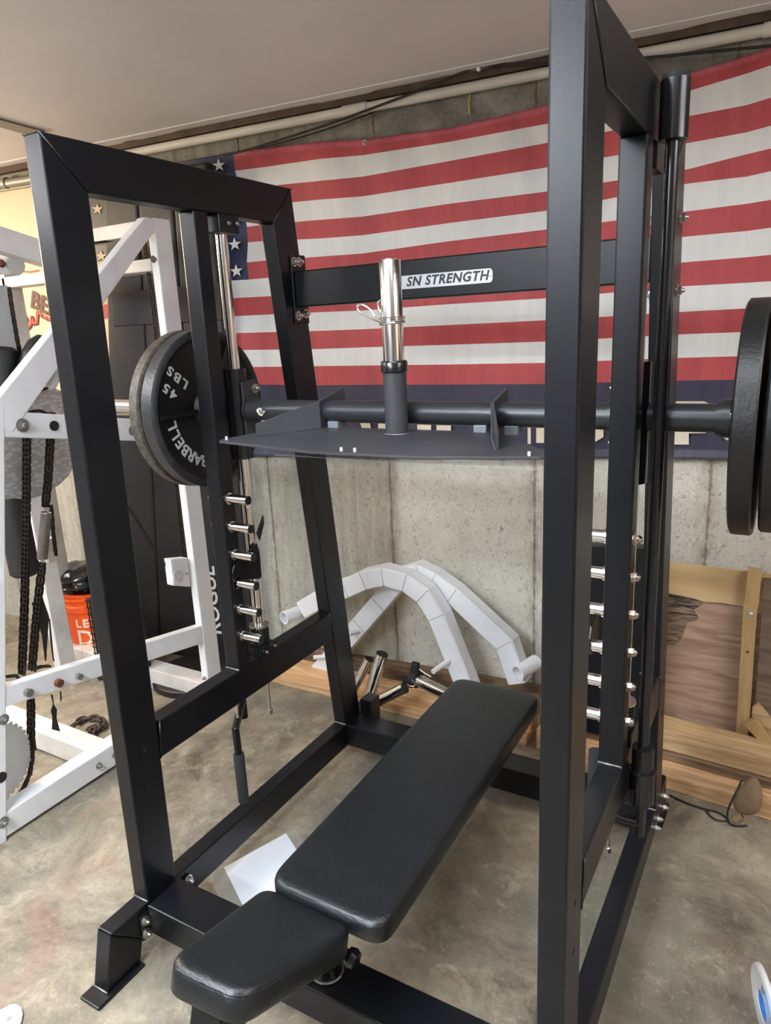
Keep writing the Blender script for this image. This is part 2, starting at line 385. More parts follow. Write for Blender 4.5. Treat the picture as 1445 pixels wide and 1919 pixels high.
# ================================================================== SETTING
XL, XR, YF, H = -3.1, 3.4, -3.6, 2.40
bm = NB(); box(bm, (XL - .1, YF - .1, -.1), (XR + .1, 2.1, 0), 0); struct('floor', bm, 'cfloor')
bm = NB(); box(bm, (XL - .1, YF - .1, H), (XR + .1, 2.1, H + .1), 0); struct('ceiling', bm, 'ceil')
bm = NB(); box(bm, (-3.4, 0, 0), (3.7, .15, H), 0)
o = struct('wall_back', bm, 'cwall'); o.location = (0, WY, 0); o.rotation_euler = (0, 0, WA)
bm = NB(); box(bm, (XL - .1, YF, 0), (XL, 1.30, H), 0); struct('wall_left', bm, 'sidewall')
bm = NB(); box(bm, (XR, YF, 0), (XR + .1, 1.75, H), 0); struct('wall_right', bm, 'rightwall')
bm = NB(); box(bm, (XL - .1, YF - .1, 0), (XR + .1, YF, H), 0); struct('wall_front', bm, 'frontwall')
# torn brown sill board between wall and ceiling
bm = NB(); pts = []; u = -2.9; k = 0
while u < 3.4:
    pts.append((u, 2.374)); u += .3
top = [(3.4, H - .001), (-2.9, H - .001)]
P = [wall_pt(a, b, .0) for a, b in pts + top]
poly_prism(bm, P, WN * .035, 0)
struct('trim_1', bm, 'brown')
# jagged torn drywall paper lip
bm = NB(); rnd = random.Random(3); u = -2.9; low = []
while u < 3.4:
    low.append((u, rnd.choice([.036, .036, .04, .05, .062, .075]))); u += rnd.uniform(.03, .22)
P = [wall_pt(a, H - .004, b) for a, b in low] + [wall_pt(3.4, H - .004, .10), wall_pt(-2.9, H - .004, .10)]
poly_prism(bm, P, Vector((0, 0, .0035)), 0); struct('trim_2', bm, 'ceil')
# PVC pipe along the wall top
bm = NB(); cyl(bm, wall_pt(-1.5, 2.352, .03), wall_pt(3.2, 2.352, .03), .017)
cyl(bm, wall_pt(1.17, 2.352, .03), wall_pt(1.26, 2.352, .03), .0205)
cyl(bm, wall_pt(-.22, 2.352, .03), wall_pt(-.12, 2.352, .03), .0205)
tag(link('pvc_pipe', bm, 'pvc'), 'cream plastic water pipe running along the top of the concrete wall', 'pipe')
bm = NB(); cyl(bm, onw(-120, 366, .03), onw(75, 334, .03), .02); cyl(bm, onw(8, 344, .03), onw(14, 343, .03), .026); cyl(bm, onw(-120, 376, .02), onw(75, 345, .02), .007)
tag(link('grey_conduit', bm, 'grey_pipe'), 'grey metal conduit near the ceiling at far left', 'pipe')
bm = NB(); tube(bm, [onw(x, y, .06) for x, y in [(420, 292), (480, 276), (600, 238), (700, 202), (807, 161), (860, 139), (897, 126), (960, 120), (1025, 120), (1120, 115), (1212, 108), (1330, 97), (1445, 86), (1560, 74)]], .0045, 8)
c = tag(link('wall_cable', bm, 'cable'), 'black cable strung along the wall above the striped flag', 'cable')
bm = NB(); q = onw(897, 126, .06); box(bm, q - Vector((.005, .006, .012)), q + Vector((.005, .006, .012)), .001); link('cable_clip', bm, 'white_plastic', c)
bm = NB(); tube(bm, [onw(x, y, .022) for x, y in [(480, 280), (600, 246), (700, 210), (800, 168), (850, 148), (905, 132), (960, 124)]], .003, 8)
tag(link('wall_cable', bm, 'cable'), 'thin dark cable hugging the wall just under the thicker black one', 'cable')
bm = NB(); poly_prism(bm, [onz(x, y, 2.392) for x, y in ((-60, 209), (-60, 222), (48, 252), (84, 252), (84, 248))], Vector((0, 0, .007)), 0); o = struct('trim_4', bm, 'grey_pipe')
# yellow paint run on the wall
bm = NB(); tube(bm, [onw(x, y, .002) for x, y in [(880, 165), (881, 180), (879, 195), (881, 215)]], .0035, 6); o = struct('trim_3', bm, mat('yellow_paint', (.5, .38, .05), .6))

# ================================================================== FLAGS
COLS = {300: (310, 318, 345, 377, 410, 443, 473, 506, 534, 567, 600, 630, 660, 690, 721, 836, 852),
        370: (297, 305, 332, 365, 400, 435, 466, 500, 530, 564, 597, 628, 658, 688, 720, 838, 854),
        450: (284, 293, 320, 354, 389, 425, 454, 492, 524, 558, 592, 624, 656, 688, 720, 839, 855),
        600: (266, 279, 298, 339, 374, 412, 447, 481, 515, 550, 585, 620, 654, 686, 722, 840, 855),
        680: (262, 274, 291, 331, 368, 406, 441, 475, 509, 545, 582, 617, 651, 685, 721, 840, 855),
        842: (240, 251, 266, 302, 343, 382, 418, 452, 492, 531, 570, 609, 646, 683, 720.5, 840, 856),
        1025: (198, 211, 232, 268, 314, 359, 395, 430, 475, 517, 559, 600, 640, 680, 719.6, 841, 857),
        1290: (138, 149, 171, 218, 268, 317, 344, 396, 443, 491, 536, 584, 626, 670, 713, 843, 860),
        1400: (105, 118, 138, 197, 248, 289, 331, 382, 433, 482, 530, 578, 622, 667, 711, 845, 862),
        1520: (62, 76, 97, 160, 215, 261, 304, 362, 416, 470, 522, 573, 618, 664, 711, 848, 864)}
CANT = [437, 438, 441, 449, 457, 463, 465, 463, 467, 472]   # canton edge x at levels 0..8
def flag_main():
    keys = sorted(COLS); xs = []
    for a, b in zip(keys[:-1], keys[1:]):
        n = max(2, int((b - a) / 14)); xs += [a + (b - a) * i / n for i in range(n)]
    xs.append(keys[-1])
    def lev(x, k):
        for a, b in zip(keys[:-1], keys[1:]):
            if a <= x <= b:
                t = (x - a) / (b - a); return COLS[a][k] * (1 - t) + COLS[b][k] * t
    bm = NB(); ci = min(range(len(xs)), key=lambda i: abs(xs[i] - 455)); grid = []
    NL = 17; SUB = 3
    for i, x0 in enumerate(xs):
        colv = []
        for k in range(NL - 1):
            for s in range(SUB if k < NL - 2 else SUB + 1):
                kk = k + s / SUB
                x = x0
                if kk <= 8:
                    e = CANT[min(int(kk), 8)] * (1 - (kk - int(kk))) + CANT[min(int(kk) + 1, 9)] * (kk - int(kk))
                    w_ = max(0, 1 - abs(i - ci) / 3.0); x = x0 + (e - xs[ci]) * w_
                y = lev(x0, k) * (1 - (kk - k)) + lev(x0, min(k + 1, NL - 1)) * (kk - k)
                off = .028 + .006 * math.sin(x0 * .021 + kk * .35) + .004 * math.sin(x0 * .057 - kk * .8) + .004 * math.sin(kk * 1.3 + x0 * .008)
                colv.append(bm.verts.new(onw(x, y, off)))
        grid.append(colv)
    rows = len(grid[0])
    for i in range(len(grid) - 1):
        for r in range(rows - 1):
            k = r // SUB
            f = bm.faces.new((grid[i][r], grid[i + 1][r], grid[i + 1][r + 1], grid[i][r + 1])); f.smooth = True
            if k < 8 and i < ci: mi = 3
            elif k == 0: mi = 2
            elif k <= 13: mi = 0 if (k % 2 == 1) else 1
            elif k == 14: mi = 4
            else: mi = 5
            f.material_index = mi
    def star(cx, cy, r, rot, mi, off):
        v = []
        for j in range(10):
            a = rot + math.pi * j / 5; rr = r if j % 2 == 0 else r * .40
            v.append(bm.verts.new(onw(cx + rr * math.sin(a), cy - rr * math.cos(a), off)))
        f = bm.faces.new(v); f.material_index = mi
    for cx, cy in [(410, 310), (441, 412), (440, 458), (443, 508), (376, 330), (381, 405), (384, 455)]: star(cx, cy, 12.5, -.1, 1, .042)
    def quad(pp, mi, off):
        f = bm.faces.new([bm.verts.new(onw(x, y, off)) for x, y in pp]); f.material_index = mi
    L = .044
    for pp in ([(488, 757), (512, 757), (512, 828), (488, 828)], [(522, 757), (545, 757), (545, 800), (522, 800)],
               [(664, 757), (684, 757), (698, 812), (698, 817), (690, 824), (684, 820)], [(709, 757), (724, 757), (724, 822), (716, 820), (709, 812)],
               [(731, 757), (747, 757), (747, 832), (731, 832)], [(782, 757), (808, 757), (808, 832), (782, 832)], [(818, 757), (845, 757), (845, 832), (818, 832)],
               [(893, 757), (915, 757), (915, 832), (893, 832)], [(989, 757), (995, 757), (995, 832), (989, 832)], [(1005, 757), (1022, 757), (1022, 830), (1005, 830)],
               [(1114, 757), (1131, 757), (1131, 819), (1114, 829)], [(1203, 757), (1207, 757), (1207, 830), (1200, 830)],
               [(1262, 752), (1320, 752), (1336, 760), (1336, 800), (1322, 812), (1291, 812), (1291, 833), (1262, 833)],
               [(1350, 812), (1365, 812), (1365, 826), (1358, 822)]): quad(pp, 6, L)
    return link('striped_flag', bm, ['red', 'fwhite', 'hem', 'navy', 'navyband', 'navyhem', 'cream'])
f = flag_main()
sol = f.modifiers.new('thick', 'SOLIDIFY'); sol.thickness = .0012; sol.offset = -1
tag(f, 'large red and white striped flag with navy starred corner hung on the concrete wall', 'flag')
bm = NB()
for px in ((684, 267),):
    q = onw(*px, .037)
    for i in range(20): pass
    lathe(bm, q, WN, [(0, .010), (.003, .009), (.003, .005), (0, .004)], 20)
link('grommet', bm, 'bolt', f)
# second flag partly behind the black mat
bm = NB(); rows = [(362, 493, 0), (493, 575, 1), (575, 602, 2), (602, 700, 1)]
for y0, y1, mi in rows:
    fc = bm.faces.new([bm.verts.new(onw(x, y, .02)) for x, y in ((120, y0 + 6), (230, y0 - 10), (236, y1 - 10), (126, y1 + 6))]); fc.material_index = mi
for cx, cy in ((183, 392), (190, 480)):
    v = [bm.verts.new(onw(cx + (11 if j % 2 == 0 else 4.4) * math.sin(math.pi * j / 5), cy - (11 if j % 2 == 0 else 4.4) * math.cos(math.pi * j / 5), .023)) for j in range(10)]
    bm.faces.new(v).material_index = 1
f2 = link('starred_flag', bm, ['matband', 'banner', 'red']); sol = f2.modifiers.new('t', 'SOLIDIFY'); sol.thickness = .0012
tag(f2, 'strip of a second flag with two cream stars showing beside the black mat', 'flag')
# cream banner with red outlined fist
ban = thing('cream_banner', 'cream wall banner with red outlined fist print at far left', 'banner', wall_pt(-2.0, 1.2, .02))
bm = NB(); poly_prism(bm, [onw(x, y, .010) for x, y in ((-120, 374), (122, 341), (150, 735), (-60, 770))], WN * .002, 0); link('cloth', bm, 'banner', ban)
def strip(bm, pts, w, mi=0, off=.016):
    P = [Vector(p) for p in pts]
    for a, b in zip(P[:-1], P[1:]):
        d = (b - a).normalized(); n = Vector((-d.y, d.x)) * (w / 2); e = d * w * .3
        f = bm.faces.new([bm.verts.new(onw(q.x, q.y, off)) for q in (a - n - e, b - n + e, b + n + e, a + n - e)]); f.material_index = mi
c1 = lambda u, v: (u / 5.332, 340 + v / 5.33)
bm = NB()
out = [c1(135, 1175), c1(170, 1170), c1(230, 1310), c1(265, 1370), c1(255, 1430), c1(275, 1465), c1(300, 1440), c1(318, 1350), c1(330, 1415), c1(365, 1410), c1(372, 1300), c1(420, 1340), c1(470, 1365), c1(540, 1390), c1(640, 1400)]
strip(bm, [(x + 2, y + 3) for x, y in out], 5, 1, .0135); strip(bm, out, 4.6, 0, .016)
link('fist_outline', bm, ['printred', 'printdark'], ban)
bm = NB(); me = text_mesh('BENCH', .115, 0, .004, 1.0)
o_ = onw(54, 560, .017); xd = onw(120, 590, .017) - o_; yd = onw(48, 530, .017) - o_
add_text(bm, me, frame(o_ + xd.normalized() * .20, xd, yd)); link('lettering', bm, 'printdark', ban)
bm = NB(); strip(bm, [c1(200, 885), c1(240, 900), c1(300, 905), c1(380, 890)], 3, 0); link('print_edge', bm, 'printred', ban); bm = NB(); strip(bm, [c1(270, 1030), c1(390, 1020), c1(470, 1000)], 2, 0); link('print_edge', bm, 'printred', ban)
# black rolled mat hanging/standing in front of the wall
mt = thing('black_gym_mat', 'tall pebbled black folding mat standing against the wall behind the white machine', 'gym mat', wall_pt(-1.0, 0, .1))
n0 = Vector((0, WY, 0)); ul = (onw(205, 430, .105) - n0).dot(WU); ur = (onw(403, 470, .105) - n0).dot(WU)
print('mat', ul, ur)
ulb = (onw(222, 1238, .105) - n0).dot(WU); um = [(ul + (ur - ul) * t, ulb + (ur - ulb) * t) for t in (0, .34, .67, 1)]; segs = list(zip(um[:-1], um[1:]))
for (a, ab), (b, bb_) in segs:
    bm = NB(); poly_prism(bm, [wall_pt(ab, 0.003, .05), wall_pt(bb_, 0.003, .05), wall_pt(b, 2.25, .05), wall_pt(a, 2.25, .05)], WN * .055, .014, 3); link('panel', bm, 'mat', mt)
bm = NB(); poly_prism(bm, [wall_pt(ul - .05, 1.63, .048), wall_pt(ur + .003, 1.63, .048), wall_pt(ur + .003, 1.78, .048), wall_pt(ul - .04, 1.78, .048)], WN * .0605, .004); link('band', bm, 'matband', mt)
bm = NB(); me = text_mesh('ROGUE', .105, 0.0005, .002, 1.0)
c = onw(398, 1125, .1065); uc = (c - n0).dot(WU); c = wall_pt(min(uc, ur - .05), c.z, .1065)
add_text(bm, me, frame(c, (0, 0, 1), -WU)); link('lettering', bm, 'silver', mt)

# ================================================================== RACK
W2 = 1.035
rk = thing('smith_machine', 'black steel smith machine rack with six chrome pegs on each side', 'gym machine', (.5175, .5, 0))
RF = [(.024, 1.9755), (.848, 1.9755), (.753, 1.873), (.125, 1.873)]
for side in (0, 1):
    mx = (lambda x: x) if side == 0 else (lambda x: W2 - x)
    sg = 1 if side == 0 else -1
    X0, X1 = mx(-.051), mx(0.0)
    def P(n, yz, m='black', x0=X0, x1=X1, bev=.004):
        bm = NB(); prism_yz(bm, yz, x0, x1, bev); return link(n, bm, m, rk)
    P('front_upright', [(.024, 1.9755), (.125, 1.873), (.0996, .154), (0, .154)])
    P('top_beam', [(.0242, 1.9757), (.8478, 1.9757), (.7533, 1.873), (.1252, 1.873)])
    P('rear_upright', [(.848, 1.9755), (.753, 1.873), (.942, .154), (1.042, .154)])
    P('middle_rail', [(.1165, .615), (.891, .615), (.902, .515), (.105, .515)])
    P('guide_upright', [(.432, 1.873), (.484, 1.873), (.473, .615), (.421, .615)])
    P('base_rail', [(-.116, .154), (1.135, .154), (1.08, .066), (-.03, .066)])
    P('front_foot', [(-.1165, .1535), (-.03, .066), (-.047, .009), (-.152, .009)])
    P('rear_foot', [(1.135, .1535), (1.165, .009), (1.065, .009), (1.08, .066)])
    for nm, ya, yb in (('foot_plate', -.19, -.045), ('foot_plate', 1.06, 1.20)):
        bm = NB(); box(bm, (min(mx(-.056), mx(.014)), ya, 0), (max(mx(-.056), mx(.014)), yb, .009), .003); link(nm, bm, 'black', rk)
    # weld beads
    for pts in ([(X0, .0, .156), (X1, .0, .156)], [(X0, .942, .156), (X1, .942, .156)], [(X0, .421, .617), (X1, .421, .617)], [(X0, -.152, .011), (X1, -.152, .011)]):
        bm = NB(); tube(bm, pts, .0028, 6, sub=1); link('weld_bead', bm, 'weld', rk)
    for a, b in (((.024, 1.9755), (.125, 1.873)), ((.848, 1.9755), (.753, 1.873)), ((.891, .615), (.902, .515)), ((.1165, .615), (.105, .515))):
        for X in (X0, X1):
            bm = NB(); tube(bm, [(X, a[0], a[1]), (X, b[0], b[1])], .0022, 6, sub=1); link('seam_weld', bm, 'gloss', rk)
    # pegs with acorn nuts
    for z in (1.127, 1.046, .964, .879, .799, .716):
        bm = NB(); a = mx(0.0); cyl(bm, (a, .449, z), (a + sg * .006, .449, z), .0165); cyl(bm, (a + sg * .006, .449, z), (a + sg * .072, .449, z), .0128)
        pg = link('catch_peg', bm, 'chrome', rk)
        bm = NB(); cyl(bm, (a + sg * .072, .449, z), (a + sg * .0745, .449, z), .0120); link('peg_cap', bm, 'edge', pg)
        bm = NB(); b = mx(-.051); bolt(bm, (b, .447, z), (-sg, 0, 0), .0105, .008)
        lathe(bm, (b - sg * .008, .447, z), (-sg, 0, 0), [(0, .0095), (.004, .0092), (.008, .006), (.0095, 0)], 18); link('acorn_nut', bm, 'nut', rk)
    # guide rod
    rx, ry = mx(-.022), .551
    bm = NB(); cyl(bm, (rx, ry, .62), (rx, ry, 1.85), .0158, n=32); link('guide_rod', bm, 'chrome', rk)
    bm = NB(); cyl(bm, (rx, ry, .702), (rx, ry, .708), .030); link('washer', bm, 'bolt', rk)
    bm = NB(); tube(bm, [(rx + .026 * math.cos(t), ry + .026 * math.sin(t), .642 + .060 * t / (14 * math.pi)) for t in [i * math.pi / 6 for i in range(0, 85)]], .0032, 6, sub=1); link('bumper_spring', bm, 'gloss', rk)
    bm = NB(); box(bm, (min(rx - .03, rx + .03), .512, .612), (max(rx - .03, rx + .03), .592, .642), .002)
    link('rod_clamp', bm, 'black', rk)
    bm = NB(); box(bm, (min(rx - .03, rx + .03), .515, 1.828), (max(rx - .03, rx + .03), .592, 1.872), .002); link('rod_clamp', bm, 'black', rk)
    for yy, zz in ((.535, .627), (.575, .632), (.545, 1.85), (.578, 1.852)):
        bm = NB(); bolt(bm, (rx + sg * .03, yy, zz), (sg, 0, 0), .006, .004, False); link('clamp_screw', bm, 'bolt', rk)
    # safety shaft outside the frame
    sx, sy = mx(-.080), .504
    bm = NB(); cyl(bm, (sx, sy, .40), (sx, sy, 1.9), .0125, n=28); link('safety_shaft', bm, 'gloss', rk)
    bm = NB(); cyl(bm, (sx, sy, 1.868), (sx, sy, 1.966), .0255, n=36); cp = link('top_bearing', bm, 'gloss', rk)
    bm = NB(); cyl(bm, (sx, sy, 1.962), (sx, sy, 1.976), .0235, n=36); link('bearing_cap', bm, 'edge', cp)
    bm = NB(); pipe(bm, (sx, sy, .488), (sx, sy, .570), .028, .0127); pipe(bm, (sx, sy, .568), (sx, sy, .628), .0235, .0127); pipe(bm, (sx, sy, .566), (sx, sy, .571), .0295, .0127); link('bottom_bearing', bm, 'gloss', rk)
    # crank lever
    if side == 1:
        bm = NB(); tube(bm, [(sx, sy, .43), (sx - .04, sy - .012, .435), (sx - .08, .49, .45), (sx - .10, .485, .47)], .0125, 12, sub=3); lv = link('hook_lever', bm, 'gloss', rk)
        bm = NB(); cyl(bm, (sx - .10, .485, .455), (sx - .10, .485, .60), .0165, n=20); link('foam_grip', bm, 'foam', lv)
    if side == 0:
        e0, e1, e2 = ony(441, 1366, .40), ony(447, 1412, .40), ony(457, 1503, .40)
        bm = NB(); cyl(bm, (sx, sy, .455), e0, .0115, n=18); cyl(bm, e0, e1, .0115, n=18); bmesh.ops.create_uvsphere(bm, u_segments=16, v_segments=8, radius=.0118, matrix=Matrix.Translation(e0))
        lv = link('hook_lever', bm, 'gloss', rk)
        dv = (e2 - e1).normalized(); bm = NB(); lathe(bm, e1, dv, [(0, 0), (0, .0155), (.003, .0165), ((e2 - e1).length - .006, .0165), ((e2 - e1).length, .012), ((e2 - e1).length, 0)], 24); link('foam_grip', bm, 'foam', lv)
    # inner bolts
    xi = mx(0.0)
    for y, z in ((-.02, .116), (-.022, .08), (.133, .121), (.96, .124), (.963, .082), (.828, 1.769), (.852, 1.77), (.829, 1.613), (.868, 1.619)):
        bm = NB(); bolt(bm, (xi + sg * .006, y, z), (sg, 0, 0), .0095, .008); link('frame_bolt', bm, 'bolt', rk)
    xo = mx(-.051)
    for y, z in ((.990, .094), (.962, .082), (.836, 1.773), (.838, 1.616), (.0, .10), (.02, .1), (1.10, .10), (1.10, .06)):
        bm = NB(); bolt(bm, (xo, y, z), (-sg, 0, 0), .0095, .008); link('frame_bolt', bm, 'bolt', rk)
    for y, z in ((.060, .565), (.057, .464), (.949, .568), (.959, .467)):
        for xq, s2 in ((xi, sg), (xo, -sg)):
            bm = NB(); cyl(bm, (xq - s2 * .001, y, z), (xq + s2 * .0006, y, z), .0058, n=16); link('bolt_hole', bm, 'edge', rk)
    # flange plates
    for ya, yb, za, zb in ((-.034, -.006, .062, .135), (.815, .885, 1.590, 1.79)):
        bm = NB(); box(bm, (min(xi, xi + sg * .006), ya, za), (max(xi, xi + sg * .006), yb, zb), .0015); link('flange_plate', bm, 'black', rk)
    # angled socket block at the rear
    bm = NB(); box(bm, (min(xi, xi + sg * .05), 1.045, .066), (max(xi, xi + sg * .05), 1.108, .208), .003); link('rear_block', bm, 'black', rk)
# cross members
bm = NB(); box(bm, (0.006, -.009, .068), (W2 - .006, .102, .154), .004); link('front_crossbar', bm, 'black', rk)
bm = NB(); box(bm, (0.0, .944, .068), (W2, 1.042, .154), .004); link('rear_crossbar', bm, 'black', rk)
bm = NB(); box(bm, (0.006, .822, 1.638), (W2 - .006, .873, 1.742), .004); link('sign_beam', bm, 'black', rk)
# name plate
q0 = ony(734, 520, .82); q1 = ony(923, 516, .82)
bm = NB(); x0, x1 = q0.x, q1.x; zc = (ony(923, 502, .82).z + ony(923, 529, .82).z) / 2; hh = abs(ony(923, 502, .82).z - ony(923, 529, .82).z) / 2
print('nameplate', x0, x1, zc, hh)
pts = []; r = .010
for cx, cz, a0 in ((x1 - r, zc + hh - r, 0), (x0 + r, zc + hh - r, 90), (x0 + r, zc - hh + r, 180), (x1 - r, zc - hh + r, 270)):
    for i in range(6): a = math.radians(a0 + i * 18); pts.append(Vector((cx + r * math.cos(a), .8205, cz + r * math.sin(a))))
poly_prism(bm, pts, Vector((0, .0015, 0)), 0); npz = link('name_plate', bm, 'brushed', rk)
me = text_mesh('SN STRENGTH', .030, .0003, .0009, 1.12, .25); xsz = [v.co.x for v in me.vertices]; tw = max(xsz) - min(xsz)
ta = ony(760, 525, .82).x; tb = ony(916, 515, .82).x; sc = (tb - ta) / tw
bm = NB(); mm = frame(((ta + tb) / 2, .8200, zc), (1, 0, 0), (0, 0, 1)) @ Matrix.Diagonal((sc, sc * 1.0, 1, 1)); add_text(bm, me, mm); link('lettering', bm, 'ink', npz)
bm = NB(); lathe(bm, (x1 - .0065, .8205, zc), (0, -1, 0), [(0, .0035), (.0015, .003), (.002, 0)], 14); link('rivet', bm, 'bolt', npz)
# catch hook brackets on the left
bm = NB(); prism_yz(bm, [(.43, .915), (.44, .935), (.545, .97), (.553, .94), (.552, .865), (.545, .86), (.46, .885), (.43, .86)], .001, .006, .001)
link('hook_bracket', bm, 'gloss', rk)
bm = NB(); prism_yz(bm, [(.55, 1.0), (.585, 1.045), (.585, 1.02), (.56, .975)], .001, .006, .001); link('catch_hook', bm, 'gloss', rk)
bm = NB(); prism_yz(bm, [(.43, .90), (.44, .925), (.50, .95), (.50, .85), (.44, .86)], W2 - .03, W2 - .025, .001); link('catch_hook', bm, 'gloss', rk)
# ================================================================== BARBELL on the carriage
BY, BZ = .55, 1.361
bb = thing('smith_bar', 'long satin black bar on sliding carriages across the rack', 'barbell', (.5175, BY, BZ))
bm = NB(); cyl(bm, (.026, BY, BZ), (W2 - .026, BY, BZ), .0285, n=40)
link('bar_tube', bm, 'bar', bb)
bm = NB(); cyl(bm, (W2 + .052, BY, BZ), (1.222, BY, BZ), .0285, n=40); cyl(bm, (1.216, BY, BZ), (1.2245, BY, BZ), .034, n=40); cyl(bm, (1.2245, BY, BZ), (1.24, BY, BZ), .038, n=40); link('bar_end', bm, 'bar', bb)
bm = NB(); cyl(bm, (-.052, BY, BZ), (-.104, BY, BZ), .0285, n=40); cyl(bm, (-.104, BY, BZ), (-.118, BY, BZ), .036, n=40); link('bar_end', bm, 'bar', bb)
bm = NB(); cyl(bm, (-.118, BY, BZ), (-.60, BY, BZ), .0248, n=36); link('sleeve', bm, 'chrome', bb)
bm = NB(); cyl(bm, (1.24, BY, BZ), (1.62, BY, BZ), .0248, n=36); link('sleeve', bm, 'chrome', bb)
for side in (0, 1):
    mx = (lambda x: x) if side == 0 else (lambda x: W2 - x); sg = 1 if side == 0 else -1
    bm = NB(); pipe(bm, (mx(-.022), .551, 1.222), (mx(-.022), .551, 1.474), .031, .0162, 36); link('carriage', bm, 'gloss', bb)
    bm = NB(); a, b = sorted((mx(.012), mx(.020))); prism_yz(bm, [(.53, 1.285), (.585, 1.275), (.60, 1.30), (.60, 1.42), (.585, 1.443), (.53, 1.438)], a, b, .003); link('bracket_plate', bm, 'bar', bb)
    bm = NB(); cyl(bm, (mx(.020), BY, BZ), (mx(.027), BY, BZ), .033, n=32); link('bar_flange', bm, 'bar', bb)
    for p_, a_ in (((mx(.020), .582, 1.417), (sg, 0, 0)), ((mx(.020), .582, 1.300), (sg, 0, 0)), ((mx(.085), BY - .0265, BZ), (0, -1, .25))):
        bm = NB(); bolt(bm, p_, a_, .009, .007); link('bar_bolt', bm, 'bolt', bb)
# plates
def plate(X, T, face, label, rim='ironrim', R=.225, ribs=True, dy=0, letters=False, web='iron'):
    """face = +1: detailed face looks towards +X; X is the coordinate of that face"""
    t = thing('weight_plate', label, 'weight plate', (X, BY + dy, BZ), None)
    k = R / .225
    c = (X, BY + dy, BZ); ax = (-face, 0, 0)      # t grows away from the detailed face
    bm = NB(); lathe(bm, c, ax, [(.004, .203 * k), (0, .206 * k), (0, .219 * k), (.004, .225 * k), (T - .004, .225 * k), (T, .221 * k), (T, .203 * k), (.004, .203 * k)], 96); link('rim', bm, rim, t)
    bm = NB(); lathe(bm, c, ax, [(.002, .204 * k), (.013, .192 * k), (.014, .06), (.004, .054), (T, .054), (T, .204 * k), (.002, .204 * k)], 96); link('web', bm, web, t)
    bm = NB(); lathe(bm, c, ax, [(.014, .060), (.0, .052), (-.004, .049), (-.004, .030), (.002, .0262), (T + .004, .0262), (T + .004, .05), (.014, .060)], 64); link('hub', bm, web, t)
    if ribs:
        rb_ = 98
        if letters: v_ = onx(240 + 500 / 5.996, 600 + 1085 / 5.997, X - .01) - Vector(c); rb_ = math.degrees(math.atan2(v_.z, v_.y)); print('rib', rb_)
        for a in (rb_, rb_ + 120, rb_ + 240):
            a = math.radians(a); d = Vector((0, math.cos(a), math.sin(a))); C0 = Vector(c) + Vector((-face * .008, 0, 0))
            bm = NB(); bar(bm, C0 + d * .052, C0 + d * .196 * k, .012, .010, up=Vector((1, 0, 0)), bev=.002); link('rib', bm, web, t)
    if letters:
        Xt = X - .0135
        g = lambda u, v: onx(240 + u / 5.996, 600 + v / 5.997, Xt)
        bm = NB()
        L0, L1 = g(640, 745), g(452, 582); xd = (L1 - L0); F4, F5 = g(525, 818), g(432, 738)
        mid1 = (L0 + L1) / 2; mid2 = (F4 + F5) / 2
        up = (mid2 - mid1); up = up - xd.normalized() * up.dot(xd.normalized())
        if xd.cross(up).x < 0: up = -up
        me = text_mesh('LBS', .050, .0015, .0012, 1.3); w_ = max(v.co.x for v in me.vertices) - min(v.co.x for v in me.vertices)
        s_ = xd.length * 1.15 / w_; mid2 = mid2 + up.normalized() * .006; mid1 = mid1 - up.normalized() * .006
        add_text(bm, me, frame(mid1, xd, up) @ Matrix.Diagonal((s_, s_ * .78, 1, 1)))
        me = text_mesh('45', .050, .0015, .0012, 1.3)
        add_text(bm, me, frame(mid2, xd, up) @ Matrix.Diagonal((s_, s_ * .78, 1, 1)))
        link('lettering', bm, 'silver', t); bm = NB()
        cc = Vector((Xt, BY, BZ))
        pts = [('B', 862, 1548), ('A', 775, 1562), ('R', 680, 1530), ('B', 592, 1455), ('E', 520, 1388), ('L', 474, 1310), ('L', 428, 1222)]
        angs = [math.atan2((g(u, v) - cc).z, (g(u, v) - cc).y) for _, u, v in pts]; angs = [x_ if x_ < 0 else x_ - 2 * math.pi for x_ in angs]
        a0_, a1__ = angs[0], angs[-1]; print('angs', [round(math.degrees(x_)) for x_ in angs])
        for i_, (ch, u, v) in enumerate(pts):
            aa = a0_ + (a1__ - a0_) * i_ / 6; r_ = Vector((0, math.cos(aa), math.sin(aa))); q = cc + r_ * .150
            me = text_mesh(ch, .046, .0015, .0010); tang = r_.cross(Vector((1, 0, 0)))
            add_text(bm, me, frame(q, tang, r_))
        link('lettering', bm, 'silver', t)
    return t
plate(-.118, .045, 1, 'black iron 45 pound plate with silver raised lettering on the bar left of the rack', letters=True)
plate(-.167, .036, 1, 'scraped dark plate half hidden behind the lettered plate on the left bar end', rim='scraped', ribs=False, dy=-.006)
plate(1.256, .040, -1, 'black weight plate nearest the rack on the right bar end', ribs=True, rim='iron')
plate(1.352, .046, 1, 'second black weight plate, outermost on the right bar end', R=.216, ribs=True, rim='iron', dy=.0)
